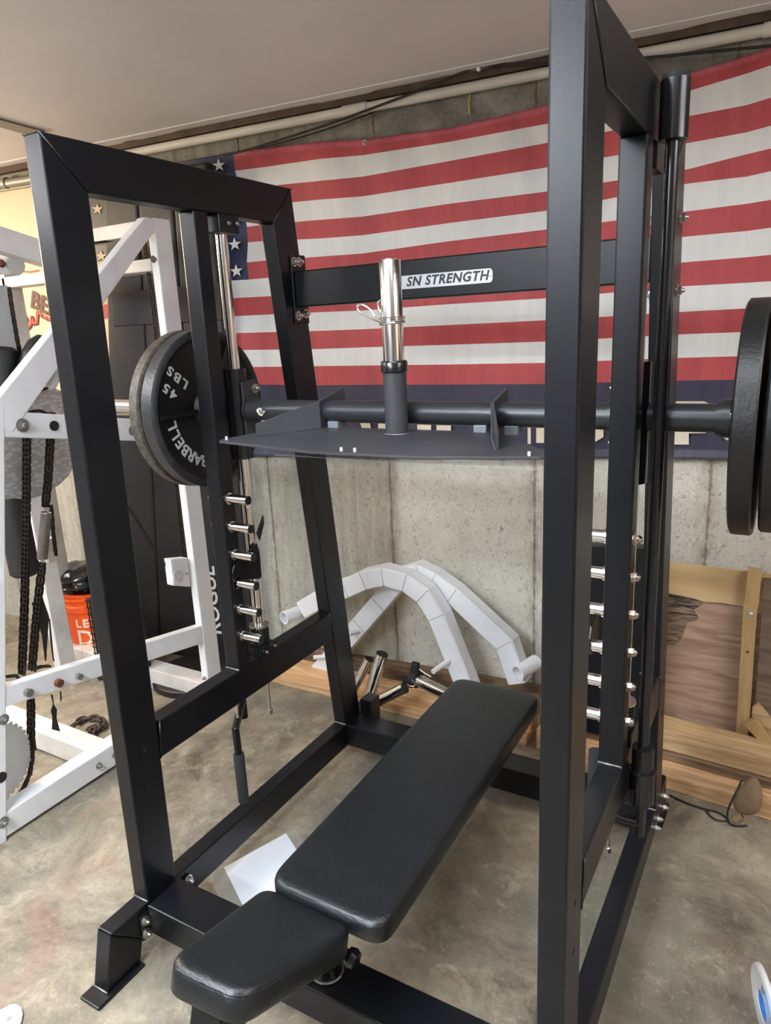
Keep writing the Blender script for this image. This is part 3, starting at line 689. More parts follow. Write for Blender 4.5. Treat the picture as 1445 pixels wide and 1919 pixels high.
# ================================================================== YOKE PRESS PLATE
yk = thing('press_plate_attachment', 'dark grey press plate with gussets and upright loading post on the bar', 'bar attachment', (.5175, .45, 1.30))
zf = lambda y: 1.300 + (y - .283) * .065
print('yoke back-left', onz(482, 815, 1.308), 'joint', onx(605, 810, .283), onx(605, 750, .283), onx(643, 725, .283), onx(914, 756, .76), onx(950, 726, .76), onx(942, 835, .76))
OUT = [(.098, .335), (.41, .283), (.68, .283), (.93, .330), (.945, .345), (.94, .362), (.80, .50), (.76, .535), (.275, .535), (.13, .44), (.093, .36), (.090, .345)]
bm = NB(); poly_prism(bm, [Vector((x, y, zf(y))) for x, y in OUT], Vector((0, 0, .006)), .0012, 1); link('base_plate', bm, 'yoke', yk)
for s, joint, end in ((0, (.285, .515), (.165, .400)), (1, (.762, .50), (.822, .372))):
    jx, jy = joint; ex, ey = end
    bm = NB(); zb = zf(jy) + .006
    a = onx(605, 750, jx) if s == 0 else onx(914, 757, jx); b = onx(643, 725, jx) if s == 0 else onx(950, 727, jx)
    prism_yz(bm, [(jy, zb), (jy, a.z), (b.y, b.z), (b.y + .002, 1.312), (jy + .02, 1.308)], jx - .003, jx + .003, .001); link('gusset', bm, 'yoke', yk)
    bm = NB(); ze = zf(ey) + .006; n = Vector((jy - ey, ex - jx, 0)).normalized() * .006
    poly_prism(bm, [Vector((jx, jy, zb)), Vector((jx, jy, a.z)), Vector((ex, ey, ze + .032)), Vector((ex, ey, ze))], n, .0008, 1); link('side_gusset', bm, 'yoke', yk)
    bm = NB(); tube(bm, [(jx, jy - .004, zb), ((jx + ex) / 2, (jy + ey) / 2 - .005, (zb + ze) / 2), (ex, ey - .004, ze)], .0018, 6, sub=1); link('weld_bead', bm, 'weld', yk)
    for dx in ((-.035, .03) if s == 0 else (-.04, .035)):
        xx = jx + dx; bm = NB(); box(bm, (xx - .016, .525, 1.318), (xx + .016, .56, 1.338), .002); link('bar_saddle', bm, 'tab', yk)
PX, PY = .526, .487
bm = NB(); cyl(bm, (PX, PY, zf(PY) + .004), (PX, PY, 1.472), .0275, n=40); link('post', bm, 'yoke', yk)
bm = NB(); lathe(bm, (PX, PY, 1.462), (0, 0, 1), [(0, .0275), (.003, .0315), (.024, .0315), (.028, .029), (.028, .0)], 40); link('post_collar', bm, 'gloss', yk)
bm = NB(); lathe(bm, (PX, PY, 1.488), (0, 0, 1), [(0, .0248), (.222, .0248), (.225, .0235), (.225, .022), (.218, .0215), (.218, 0)], 48); link('chrome_sleeve', bm, 'chrome', yk)
bm = NB(); tube(bm, [(PX + .029 * math.cos(t), PY + .029 * math.sin(t), zf(PY) + .0065) for t in [i * math.pi / 12 for i in range(25)]], .002, 6, sub=1); link('weld_bead', bm, 'weld', yk)
for x, y in ((.108, .352), (.49, .298), (.525, .298), (.905, .335)):
    bm = NB(); cyl(bm, (x, y, zf(y) + .005), (x, y, zf(y) + .014), .0032, n=10); link('tie_tip', bm, 'white_plastic', yk)
bm = NB(); box(bm, (.30, .30, 1.288), (.93, .50, 1.2892), 0); tag(link('clear_sheet', bm, 'film'), 'clear plastic film hanging flat under the dark press plate', 'plastic sheet')
# spring clip on the chrome post
z0 = ony(738, 603, PY).z
sc_ = thing('spring_collar', 'chrome spring collar clipped around the upright chrome post', 'spring clip', (PX, PY, z0))
bm = NB(); R_ = .0280; path = [(PX + R_ * math.cos(t), PY + R_ * math.sin(t), z0 - .007 + .0055 * t / (2 * math.pi)) for t in [math.radians(150) + i * math.pi / 10 for i in range(0, 60)]]
tube(bm, path, .0026, 8, sub=1); link('coil', bm, 'chrome', sc_)
bm = NB()
h = lambda x, y, Y=PY - .02: ony(x, y, Y)
tube(bm, [h(722, 604), h(705, 600), h(688, 592), h(673, 583), h(670, 575), h(675, 571), h(684, 573), h(696, 582), h(702, 592)], .0026, 8)
tube(bm, [h(722, 600, PY + .02), h(716, 588, PY + .02), h(710, 578, PY + .02), h(709, 568, PY + .02), h(713, 563, PY + .02), h(719, 568, PY + .02)], .0026, 8)
link('grip_loop', bm, 'chrome', sc_)

# ================================================================== BENCH
def slab(bm, outline, vec_n, T, r, bulge=.012):
    """rounded padded slab. outline: list of top corner points (Vector, CCW); vec_n up normal; thickness T"""
    pts = []; n = len(outline)
    for i in range(n):
        p = outline[i]; a = (outline[i - 1] - p).normalized(); b = (outline[(i + 1) % n] - p).normalized()
        P0 = p + a * r; P2 = p + b * r
        for k in range(7):
            t = k / 6; pts.append(P0 * (1 - t) ** 2 + p * 2 * t * (1 - t) + P2 * t * t)
    c = sum(pts, Vector()) / len(pts); up = vec_n.normalized()
    rings = []
    for ins, dz in ((.020, -T), (.004, -T + .003), (0, -T + .010), (0, -bulge - .006), (.0016, -bulge - .003), (.0, -bulge), (.004, -.005), (.010, -.0018), (.020, 0.0), (.06, .002)):
        ring = []
        for p in pts:
            d = (c - p); d -= up * d.dot(up); L_ = d.length
            # inset roughly along both axes
            ring.append(bm.verts.new(p + d * (ins / L_) * min(1.6, 1) + up * dz))
        rings.append(ring)
    m = len(pts)
    for A, B in zip(rings[:-1], rings[1:]):
        for i in range(m):
            f = bm.faces.new((A[i], A[(i + 1) % m], B[(i + 1) % m], B[i])); f.smooth = True
    bm.faces.new(rings[0][::-1]); f = bm.faces.new(rings[-1]); f.smooth = True
bn = thing('flat_bench', 'black padded bench with long back pad and tapered raised seat inside the rack', 'weight bench', (.57, .4, 0))
ZT = .412
A_, B_, C_, D_ = onz(500, 1647, ZT), onz(716, 1742, ZT), onz(1014, 1300, ZT), onz(858, 1266, ZT)
print('pad', A_, B_, C_, D_)
bm = NB(); slab(bm, [A_, B_, C_, D_], Vector((0, 0, 1)), .055, .045); link('back_pad', bm, 'vinyl', bn)
a1, a2 = onz(313, 1795, .488), onz(452, 1866, .488)
b1, b2 = onz(512, 1640, .392), onz(671, 1732, .386)
b1 = Vector((b1.x, -.006, .388)); b2 = Vector((b2.x, -.010, .386))
a1.z = a2.z = .488; ym = (a1.y + a2.y) / 2; a1.y = ym - .005; a2.y = ym + .005
print('seat', a1, a2, b1, b2)
nrm = (a2 - a1).cross(b2 - a2).normalized()
bm = NB(); slab(bm, [a1, a2, b2, b1], nrm, .062, .04); link('seat_pad', bm, 'vinyl', bn)
cx = .567
bm = NB(); bar(bm, (cx, .03, ZT - .082), (cx, .98, ZT - .082), .05, .05); link('main_tube', bm, 'black', bn)
bm = NB(); s0 = (a1 + a2) / 2 - nrm * .090; s1 = (b1 + b2) / 2 - nrm * .090; bar(bm, s0 + (s1 - s0) * .06, s1, .07, .05, up=nrm); link('seat_bracket', bm, 'black', bn)
for yy in (.046, .975):
    lx = .532; bm = NB(); cyl(bm, (lx, yy, .163), (lx, yy, ZT - .105), .024, n=28); cyl(bm, (lx, yy, .155), (lx, yy, .163), .034, n=28)
    link('leg', bm, 'gloss', bn)
bm = NB(); tube(bm, [(.532 + .036 * math.cos(t), .046 + .036 * math.sin(t), .158) for t in [i * math.pi / 10 for i in range(21)]], .003, 6, sub=1); link('weld_bead', bm, 'weld', bn)
bm = NB(); cyl(bm, (cx + .02, -.005, .318), (cx + .085, -.012, .300), .008, n=16); lathe(bm, (cx + .066, -.011, .305), (1, -.1, -.25), [(0, .008), (.003, .017), (.014, .021), (.026, .017), (.033, 0)], 24); link('pop_pin_knob', bm, 'gloss', bn)

# ================================================================== FLOOR ITEMS
q1, q2, q4 = onz(420, 1626, .003), onz(536, 1562, .003), onz(451, 1689, .003)
d = (q4 - q1).normalized(); q4 = q1 + d * .28; q3 = q4 + (q2 - q1)
bm = NB(); poly_prism(bm, [q1, q4, q3, q2], Vector((0, 0, .0008)), 0); tag(link('paper_sheet', bm, 'paper'), 'blank white paper sheet lying on the floor left of the bench', 'paper')
e = (q2 - q1).normalized(); p1 = q1 - d * .006 - e * .05; 
bm = NB(); poly_prism(bm, [p1 - Vector((0, 0, .0015)), p1 + d * .31 - Vector((0, 0, .0015)), p1 + d * .31 + e * .305 - Vector((0, 0, .0015)), p1 + e * .305 - Vector((0, 0, .0015))], Vector((0, 0, .0008)), 0); tag(link('plastic_sleeve', bm, 'film'), 'clear plastic sleeve on the floor under the white paper', 'plastic sleeve')
# white plastic bracket bottom left
bm = NB(); O = []
for x, y in [(-60, 1960), (-60, 1895), (-20, 1900), (4, 1887), (18, 1879), (30, 1878), (39, 1884), (42, 1895), (39, 1910), (28, 1932), (15, 1960)]: O.append(onz(x, y, .012))
poly_prism(bm, O, Vector((0, 0, .006)), .0015)
ob = tag(link('plastic_bracket', bm, 'white_plastic'), 'white rounded plastic tab with a small hole at the bottom left corner', 'plastic part')
ob.location.z = -.011
bm = NB(); hq = onz(16, 1902, .018); cyl(bm, hq - Vector((0, 0, .001)), hq + Vector((0, 0, .0006)), .0065, n=20); link('hole', bm, mat('hole_shadow_grey', (.25, .23, .25), .7), ob)
# plastic wrapped spool bottom right
sp = thing('wrapped_spool', 'clear plastic wrapped spool with a blue core at the bottom right corner', 'spool', onz(1440, 1900, 0))
c = onz(1431, 1885, .085); ax = Vector((1, .35, .10)).normalized()
bm = NB(); lathe(bm, c, ax, [(0, .030), (-.004, .034), (-.004, .078), (0, .083), (.008, .083), (.010, .045), (.20, .045), (.202, .083), (.21, .083), (.21, .03), (0, .030)], 48); link('flange', bm, 'clearpl', sp)
bm = NB(); lathe(bm, c, ax, [(.0, .022), (-.002, .030), (.02, .032), (.18, .032), (.18, .022), (0, .022)], 40); link('core', bm, 'blue', sp)
bm = NB(); cyl(bm, c - ax * .0045 + Vector((0, -.01, .054)), c - ax * .006 + Vector((0, -.01, .054)), .008, n=16); link('hole', bm, mat('spool_hole', (.2, .16, .17), .5), sp)
# wrench-like socket hanging / screw rods under the rail
for k, (pa, pb, X) in enumerate((((501, 1272), (506, 1330), -.022), ((444, 1322), (446, 1345), -.03))):
    bm = NB(); A0, B0 = onx(*pa, X), onx(*pb, X); A0 = Vector((A0.x, A0.y, .513)); cyl(bm, A0, B0, .0042, n=12)
    if k == 0: cyl(bm, B0 - (A0 - B0).normalized() * -.002, B0 - (A0 - B0).normalized() * .014, .008, n=6)
    link('hanging_bolt', bm, 'bolt', rk)
bm = NB(); A0, B0 = onx(1140, 1572, W2 - .03), onx(1140, 1588, W2 - .03); A0 = Vector((B0.x, B0.y, .513)); cyl(bm, A0, B0, .0042, n=12); cyl(bm, B0, B0 - Vector((0, 0, .014)), .008, n=6); link('hanging_bolt', bm, 'bolt', rk)

# ================================================================== LUMBER, PLYWOOD, ARMS
def plank(label, p, q, w_, h_, m, cat='board', name='lumber_board', group=None):
    o = thing0 = None
    L_ = (Vector(q) - Vector(p)).length
    bm = NB(); box(bm, (0, 0, 0), (L_, w_, h_), .003)
    o = link(name, bm, m); o.location = p; dd = Vector(q) - Vector(p); o.rotation_euler = (0, 0, math.atan2(dd.y, dd.x))
    return tag(o, label, cat, group)
plank('front low fir board on the floor along the wall behind the rack', (-.665, 1.316, 0), (.56, 1.322, 0), .055, .040, 'lumber')
plank('wide fir board lying flat just behind the front low board', (-.665, 1.370, 0), (.56, 1.378, 0), .085, .072, 'lumber')
bm = NB(); pts = [wall_pt(-.66, 0, .004), wall_pt(.53, 0, .004), wall_pt(.53, .125, .004), wall_pt(-.66, .125, .004)]; poly_prism(bm, pts, WN * .03, .003)
tag(link('lumber_board', bm, 'lumberdk'), 'dark weathered board standing on edge against the wall behind the chrome tubes', 'board')
plank('lowest fir beam on the floor at right below the plywood', (.60, 1.322, 0), (2.2, 1.20, 0), .10, .088, 'lumber')
plank('dark weathered board on top of the lowest beam at right', (.60, 1.352, .089), (2.2, 1.235, .089), .09, .030, 'lumberdk')
plank('pale square beam on the top of the right board pile', (.60, 1.362, .120), (2.2, 1.255, .120), .10, .075, 'lumber2')
# plywood panel, leaning a little
PLY = thing('plywood_panel', 'stained plywood panel leaning on the wall right of the rack', 'plywood', (1.4, 1.46, .2))
def onp(x, y, Yb=1.475): return ony(x, y, Yb)
def ply_poly(pix, Yb, T, m, name, bev=.001):
    bm = NB(); poly_prism(bm, [ony(x, y, Yb) for x, y in pix], Vector((0, T, 0)), bev); return link(name, bm, m, PLY)
ply_poly([(1215, 1108), (1500, 1145), (1500, 1478), (1215, 1405)], 1.472, .010, 'ply', 'sheet')
ply_poly([(1215, 1049), (1500, 1083), (1500, 1153), (1420, 1150), (1395, 1136), (1355, 1130), (1318, 1128), (1300, 1121), (1250, 1111), (1215, 1108)], 1.462, .010, 'plypale', 'top_strip')
ply_poly([(1215, 1111), (1252, 1111), (1304, 1117), (1312, 1124), (1318, 1132), (1308, 1138), (1300, 1143), (1310, 1158), (1305, 1163), (1288, 1167), (1284, 1178), (1280, 1190), (1272, 1204), (1262, 1209), (1215, 1208)], 1.4705, .0012, 'rot', 'rotten_patch', 0)
st = thing('wooden_batten', 'upright pale wooden batten screwed in front of the plywood', 'batten', ony(1390, 1460, 1.42))
bm = NB(); P4 = [ony(x, y, 1.425) for x, y in ((1378, 1140), (1424, 1146), (1397, 1461), (1374, 1458))]; P4[1] = ony(1418, 1144, 1.425)
P4 = [ony(1393, 1135, 1.425), ony(1419, 1139, 1.425), ony(1397, 1461, 1.425), ony(1374, 1457, 1.425)]
poly_prism(bm, P4, Vector((0, .03, 0)), .0015); link('lower_batten', bm, 'stick', st)
bm = NB(); poly_prism(bm, [ony(x, y, 1.43) for x, y in ((1401, 1067), (1428, 1071), (1421, 1139), (1394, 1135))], Vector((0, .03, 0)), .0015); link('upper_batten', bm, 'stick', st)
for x, y in ((1407, 1151), (1384, 1446)):
    bm = NB(); q = ony(x, y, 1.425); cyl(bm, q, q + Vector((0, -.0015, 0)), .0095, n=20); cyl(bm, q + Vector((0, -.0015, 0)), q + Vector((0, -.003, 0)), .006, .004, n=12); link('screw', bm, 'bolt', st)
bm = NB(); q = ony(1401, 1222, 1.425); cyl(bm, q + Vector((0, .001, 0)), q + Vector((0, -.0006, 0)), .0055, n=16); link('screw_hole', bm, 'brown', st)
bm = NB(); poly_prism(bm, [ony(x, y, 1.40) for x, y in ((1393, 1358), (1415, 1347), (1500, 1462), (1500, 1500), (1452, 1420))], Vector((0, .02, 0)), .001); tag(link('wood_offcut', bm, 'stick'), 'short pale offcut leaning diagonally in front of the batten at right', 'wood offcut')
bm = NB(); poly_prism(bm, [ony(x, y, 1.44) for x, y in ((1410, 1325), (1420, 1317), (1500, 1410), (1500, 1445), (1408, 1342))], Vector((0, .02, 0)), .001); tag(link('wood_offcut', bm, 'lumber2'), 'darker offcut behind the diagonal pale offcut at right', 'wood offcut')
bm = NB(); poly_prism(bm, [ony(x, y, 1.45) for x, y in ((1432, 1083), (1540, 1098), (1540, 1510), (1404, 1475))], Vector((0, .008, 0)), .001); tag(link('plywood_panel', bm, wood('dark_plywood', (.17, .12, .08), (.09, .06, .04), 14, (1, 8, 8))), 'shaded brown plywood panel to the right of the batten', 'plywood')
# tan sack on a cord
sk = thing('tan_sack', 'small tan sack tied with black cord on the boards at right', 'sack', onz(1408, 1540, 0))
bm = NB(); c0 = ony(1404, 1492, 1.20); bmesh.ops.create_icosphere(bm, subdivisions=4, radius=1.0)
for v in bm.verts:
    x, y, z = v.co; s = 1 - .28 * z + .05 * math.sin(5 * x + 3 * z); v.co = c0 + Vector((x * .038 * s + .010 * z, y * .026, z * .068))
for f_ in bm.faces: f_.smooth = True
link('bag', bm, 'foamsack', sk)
bm = NB(); c1_ = ony(1383, 1530, 1.19); lathe(bm, c1_ + Vector((.012, 0, .006)), (-.7, 0, -.7), [(0, .006), (.012, .012), (.026, .014), (.03, .004), (.03, 0)], 14); link('sack_neck', bm, 'foamsack', sk)
bm = NB(); Yc = lambda x, y, Y: ony(x, y, Y)
tube(bm, [Yc(1390, 1463, 1.25), Yc(1384, 1475, 1.19), Yc(1374, 1496, 1.17), Yc(1364, 1520, 1.165), Yc(1364, 1538, 1.16), onz(1372, 1546, .006), onz(1385, 1548, .006), onz(1400, 1547, .006)], .0032, 8)
tube(bm, [onz(1255, 1490, .005), onz(1285, 1504, .005), onz(1320, 1516, .005), onz(1345, 1522, .005), onz(1365, 1537, .005), onz(1345, 1537, .005), onz(1330, 1528, .005), onz(1322, 1516, .005)], .0032, 8)
tag(link('thin_rope', bm, 'cable'), 'thin black cord looping on the floor beside the tan sack', 'rope')  # loose black cord by the sack
bm = NB(); tube(bm, [ony(x, y, 1.335) for x, y in [(1376, 1420), (1364, 1417), (1359, 1407), (1365, 1399), (1376, 1400)]], .003, 8); tube(bm, [ony(x, y, 1.335) for x, y in [(1376, 1402), (1368, 1404), (1361, 1411), (1368, 1414), (1377, 1414)]], .003, 8)
tube(bm, [ony(x, y, 1.335) for x, y in [(1399, 1426), (1412, 1427), (1421, 1421), (1425, 1417)]], .003, 8)
tag(link('thin_rope', bm, 'cable'), 'coil of black cord tucked behind the batten', 'rope')  # coiled black cord
# dark panel behind the rack at right
dp = thing('dark_panel', 'flat black steel panel standing behind the right side of the rack', 'panel', ony(1155, 1355, 1.20))
bm = NB(); poly_prism(bm, [ony(x, y, 1.20) for x, y in ((1062, 1020), (1212, 1026), (1206, 1362), (1055, 1350))], Vector((0, .04, 0)), .004); link('sheet', bm, 'black', dp)
bm = NB(); poly_prism(bm, [ony(1062, 1352, 1.20), ony(1204, 1362, 1.20), Vector((ony(1204, 1362, 1.2).x, 1.20, 0.001)), Vector((ony(1062, 1352, 1.2).x, 1.20, 0.001))][:2] + [Vector((ony(1204, 1362, 1.2).x, 1.20, .001)), Vector((ony(1190, 1362, 1.2).x, 1.20, .001)), Vector((ony(1190, 1362, 1.2).x, 1.20, .20)), Vector((ony(1075, 1362, 1.2).x, 1.20, .20)), Vector((ony(1075, 1362, 1.2).x, 1.20, .001)), Vector((ony(1062, 1352, 1.2).x, 1.20, .001))], Vector((0, .02, 0)), 0); link('panel_legs', bm, 'black', dp)
# grey triangular bracket plate behind right upright
def arm(name, label, pth, w_=.078, th=.072):
    t = thing(name, label, 'machine arm', pth[0])
    # mitred segments
    n = len(pth); D = [(pth[i + 1] - pth[i]).normalized() for i in range(n - 1)]
    dep = Vector((0, 1, 0))
    def side(i):
        if i == 0: s = dep.cross(D[0])
        elif i == n - 1: s = dep.cross(D[-1])
        else:
            a_ = dep.cross(D[i - 1]).normalized(); b_ = dep.cross(D[i]).normalized(); s = (a_ + b_); s = s.normalized() / max(.4, s.normalized().dot(a_)); return s
        return s.normalized()
    sec = []
    for i, p_ in enumerate(pth):
        s = side(i) * (w_ / 2); sec.append([p_ + s, p_ - s, p_ - s + dep * th, p_ + s + dep * th])
    bm = NB(); V = [[bm.verts.new(q) for q in s] for s in sec]
    fs = []
    for A, B in zip(V[:-1], V[1:]):
        for k in range(4): fs.append(bm.faces.new((A[k], A[(k + 1) % 4], B[(k + 1) % 4], B[k])))
    bm.faces.new(V[0][::-1]); bm.faces.new(V[-1])
    long_ = [e for e in bm.edges if not any(e.verts[0] in s and e.verts[1] in s for s in V)]
    bmesh.ops.bevel(bm, geom=long_, offset=.004, segments=2, affect='EDGES')
    link('square_tube', bm, 'white', t)
    for s in sec[1:-1]:
        bm = NB(); tube(bm, [s[0] - dep * .0005, s[1] - dep * .0005], .0014, 6, sub=1); link('weld_seam', bm, 'seamgrey', t)
    return t
c7 = lambda u, v, Y: ony(600 + u / 3.211, 1000 + v / 3.211, Y)
YA, YB = 1.325, 1.405
pa = [ony(563, 1144, YA), ony(618, 1112, YA)] + [c7(u, v, YA) for u, v in [(147, 336), (255, 285), (374, 260), (505, 298), (614, 376), (697, 506), (842, 872)]]
ext = pa[-1] + (pa[-1] - pa[-2]).normalized() * .06; pa[-1] = ext
a1_ = arm('white_machine_arm', 'white bent square tube arm in front, with open round tube at its left end', [p for p in pa])
bm = NB(); q = ony(563, 1146, YA + .03); o2 = ony(532, 1158, YA - .06); pipe(bm, q + (q - o2).normalized() * .03, o2, .0285, .0245, 36); link('open_tube', bm, 'white', a1_)
bm = NB(); p0 = c7(780, 762, YA); cyl(bm, p0 + Vector((0, .01, 0)), c7(678, 832, YA - .09), .010, n=20); link('peg', bm, 'white', a1_)
pb = [c7(-40, 860, YB), c7(100, 705, YB), c7(230, 556, YB), c7(345, 425, YB), c7(470, 275, YB), c7(580, 245, YB), c7(672, 290, YB), c7(790, 375, YB), c7(1107, 672, YB), c7(1185, 905, YB)]
a2_ = arm('white_machine_arm', 'white bent square tube arm behind, ending in a round socket beside the bench head', pb)
bm = NB(); q = c7(1188, 840, YB - .045); o2 = c7(1300, 772, YB + .05); pipe(bm, o2, q, .030, .0255, 36); link('socket_tube', bm, 'white', a2_)
bm = NB(); cyl(bm, c7(235, 590, YB) + Vector((0, .01, 0)), c7(172, 606, YB - .06), .010, n=20); link('peg', bm, 'white', a2_); bm = NB(); cyl(bm, c7(-40, 745, YB - .03), c7(35, 740, YB), .010, n=20); link('peg', bm, 'white', a2_)
# chrome sleeves lying on the boards
def sleeve(label, p, q, r=.0245, extra=None, ch=.004):
    t = thing('chrome_sleeve', label, 'steel tube', p)
    d_ = (q - p).normalized()
    bm = NB(); cyl(bm, p, q, r, n=36); link('tube', bm, 'chrome', t)
    bm = NB(); cyl(bm, q, q + d_ * ch, r * 1.0, n=36); link('end_cap', bm, 'edge', t)
    return t
sleeve('short chrome tube leaning partly behind the left rear upright', ony(652, 1312, 1.25), ony(692, 1236, 1.30), .020)
sleeve('upright-leaning chrome tube, tallest of the group behind the rack base', ony(690, 1312, 1.215), ony(716, 1226, 1.25), .0245)
sleeve('short chrome tube lying low just right of the black block', ony(700, 1318, 1.19), ony(758, 1289, 1.21), .0225)
t4 = sleeve('chrome tube with a black collar lying on boards near the bench head', ony(860, 1312, 1.25), ony(782, 1274, 1.30), .0245)
q4_ = ony(784, 1275, 1.30); d4 = (ony(782, 1274, 1.30) - ony(860, 1312, 1.25)).normalized()
bm = NB(); pipe(bm, q4_, q4_ + d4 * .035, .034, .0248, 30); u4 = Vector((0, 0, 1)); box(bm, q4_ + d4 * .018 + Vector((-.012, -.012, .028)), q4_ + d4 * .018 + Vector((.020, .012, .072)), .004); box(bm, q4_ + d4 * .03 + Vector((-.045, -.01, -.045)), q4_ + d4 * .03 + Vector((.0, .01, .0)), .004); link('locking_collar', bm, 'edge', t4)
bm = NB(); tube(bm, [ony(x, y, 1.25) for x, y in [(757, 1280), (770, 1286), (778, 1284), (772, 1274)]], .0022, 6); tube(bm, [ony(x, y, 1.29) for x, y in [(786, 1254), (797, 1262), (808, 1268)]], .0022, 6); link('collar_wire', bm, 'bolt', t4)
# ================================================================== WHITE CHAIN MACHINE
XN = -.77; TX = .045
wm = thing('white_chain_machine', 'white square tube exercise machine with roller chains left of the rack', 'gym machine', (-1.1, .6, 0))
KK = [0]
def WP(n, yz, x0=XN - TX, x1=XN, m='white', bev=.004, par=wm):
    KK[0] += 1; x0 += KK[0] * .0007; x1 -= KK[0] * .0007
    bm = NB(); prism_yz(bm, yz, x0, x1, bev); return link(n, bm, m, par)
WP('front_post', [(-.012, 0), (.078, 0), (.335, 1.39), (.245, 1.39)])
WP('diagonal_arm', [(.25, 1.352), (.345, 1.302), (1.03, 1.952), (1.03, 1.998), (.992, 1.998)])
WP('rear_post', [(1.031, 0), (1.113, 0), (1.113, 2.0), (1.031, 2.0)], XN - .042)
WP('middle_beam', [(.318, 1.374), (1.03, 1.247), (1.03, 1.165), (.305, 1.294)])
WP('lower_beam', [(.165, .512), (1.03, .378), (1.03, .297), (.155, .444)])
WP('base_tube', [(.06, .012), (.60, .012), (.60, .102), (.06, .094)], XN - .075, XN)
WP('base_tube', [(1.04, .0), (1.11, .0), (1.11, .16), (1.04, .16)], XN - .04, XN)
def WB(n, p, q, w_, h_, m='whitewarm', up=Vector((0, 0, 1)), par=wm):
    bm = NB(); bar(bm, p, q, w_, h_, up, .004); return link(n, bm, m, par)
WB('top_cross_tube', (XN - .04, 1.07, 1.972), (-1.75, 1.07, 1.972), .08, .052)
WB('top_cross_tube', (XN - .04, 1.07, 1.838), (-1.75, 1.07, 1.838), .08, .045)
g1, g2 = onz(180, 1398, .09), onz(60, 1352, .09)
WB('base_cross_tube', Vector((XN - .06, .50, .05)), Vector((-1.60, .50 + (g2.y - g1.y) * (-1.60 - XN) / (g2.x - g1.x + 1e-6) * .9, .05)), .085, .085)
WB('base_cross_tube', Vector((XN - .02, 1.07, .05)), Vector((-1.75, 1.07, .05)), .085, .10)
p1_, p2_ = onx(45, 840, -1.6), onx(122, 1262, -1.6)
WB('far_post', Vector((-1.6, p1_.y, p1_.z)), Vector((-1.6, p2_.y + .01, .02)), .05, .085, 'whitewarm', Vector((0, 1, 0)))
WB('far_post', (-1.75, 1.07, .02), (-1.75, 1.07, 2.0), .05, .08, 'whitewarm', Vector((0, 1, 0)))
# left top bluish beam and guide plate
b0, b1_ = onx(-60, 432, -1.15), onx(130, 492, -1.15)
WB('top_lever', b0, b1_, .06, .085, 'white')
bm = NB(); prism_yz(bm, [(onx(x, y, -1.2).y, onx(x, y, -1.2).z) for x, y in ((-10, 478), (18, 480), (33, 512), (-10, 515))], -1.25, -1.2, .003); link('sprocket_housing', bm, 'white', wm)
bm = NB(); q = onx(24, 497, -1.21); lathe(bm, (-1.195, q.y, q.z), (1, 0, 0), [(0, 0), (0, .035), (.006, .035), (.006, 0)], 40); link('top_sprocket', bm, 'drain', wm)
bm = NB(); q = onx(3, 494, -1.199); bolt(bm, q, (1, 0, 0), .010, .008); link('rusty_bolt', bm, 'rustbolt', wm)
bm = NB(); prism_yz(bm, [(onx(x, y, -1.1).y, onx(x, y, -1.1).z) for x, y in ((-40, 536), (14, 534), (38, 645), (30, 700), (-20, 700))], -1.13, -1.1, .003); link('side_plate', bm, mat('pale_grey_panel', (.40, .42, .44), .35), wm)
# pads
bm = NB(); a_, b_ = onx(14, 648, -1.02), onx(10, 760, -1.02); a2 = a_ + Vector((0, 0, -.03)); lathe(bm, Vector((-1.02, a_.y - .03, a_.z)), (0, -.12, -1), [(0, 0), (.003, .045), (.015, .058), (.25, .058), (.262, .045), (.265, 0)], 36); link('roller_pad', bm, 'vinyl', wm)
bm = NB(); a_, b_ = onx(88, 634, -.95), onx(48, 712, -.95); d_ = (b_ - a_); lathe(bm, a_, d_, [(0, 0), (.01, .035), (.04, .05), (d_.length * .7, .052), (d_.length * .95, .04), (d_.length, 0)], 32); link('shoulder_pad', bm, 'vinyl', wm)
bm = NB(); a_, b_ = onx(112, 690, -.97), onx(86, 742, -.97); cyl(bm, a_, b_, .018, n=20); link('round_strut', bm, 'white', wm)
bm = NB(); a_ = onx(18, 930, -1.0); lathe(bm, a_, (0, .02, -1), [(0, 0), (0, .05), (.28, .05), (.29, .04), (.29, 0)], 30); link('lower_roller_pad', bm, 'edge', wm)
# cam disc
XC = -.93
cpx = [(12, 770), (14, 746), (30, 738), (45, 744), (58, 743), (72, 732), (88, 728), (105, 729), (120, 735), (134, 748), (142, 770), (146, 800), (146, 835), (140, 868), (128, 893), (112, 908), (96, 917), (80, 928), (60, 934), (36, 935), (10, 932), (-12, 915), (-20, 850), (-5, 790)]
bm = NB(); poly_prism(bm, [onx(x, y, XC) for x, y in cpx], Vector((-.005, 0, 0)), 0); cm = link('cam_disc', bm, 'disc', wm)
bm = NB(); q = onx(44, 759, XC); bolt(bm, q, (1, 0, 0), .009, .004); link('cam_bolt', bm, 'bolt', cm)
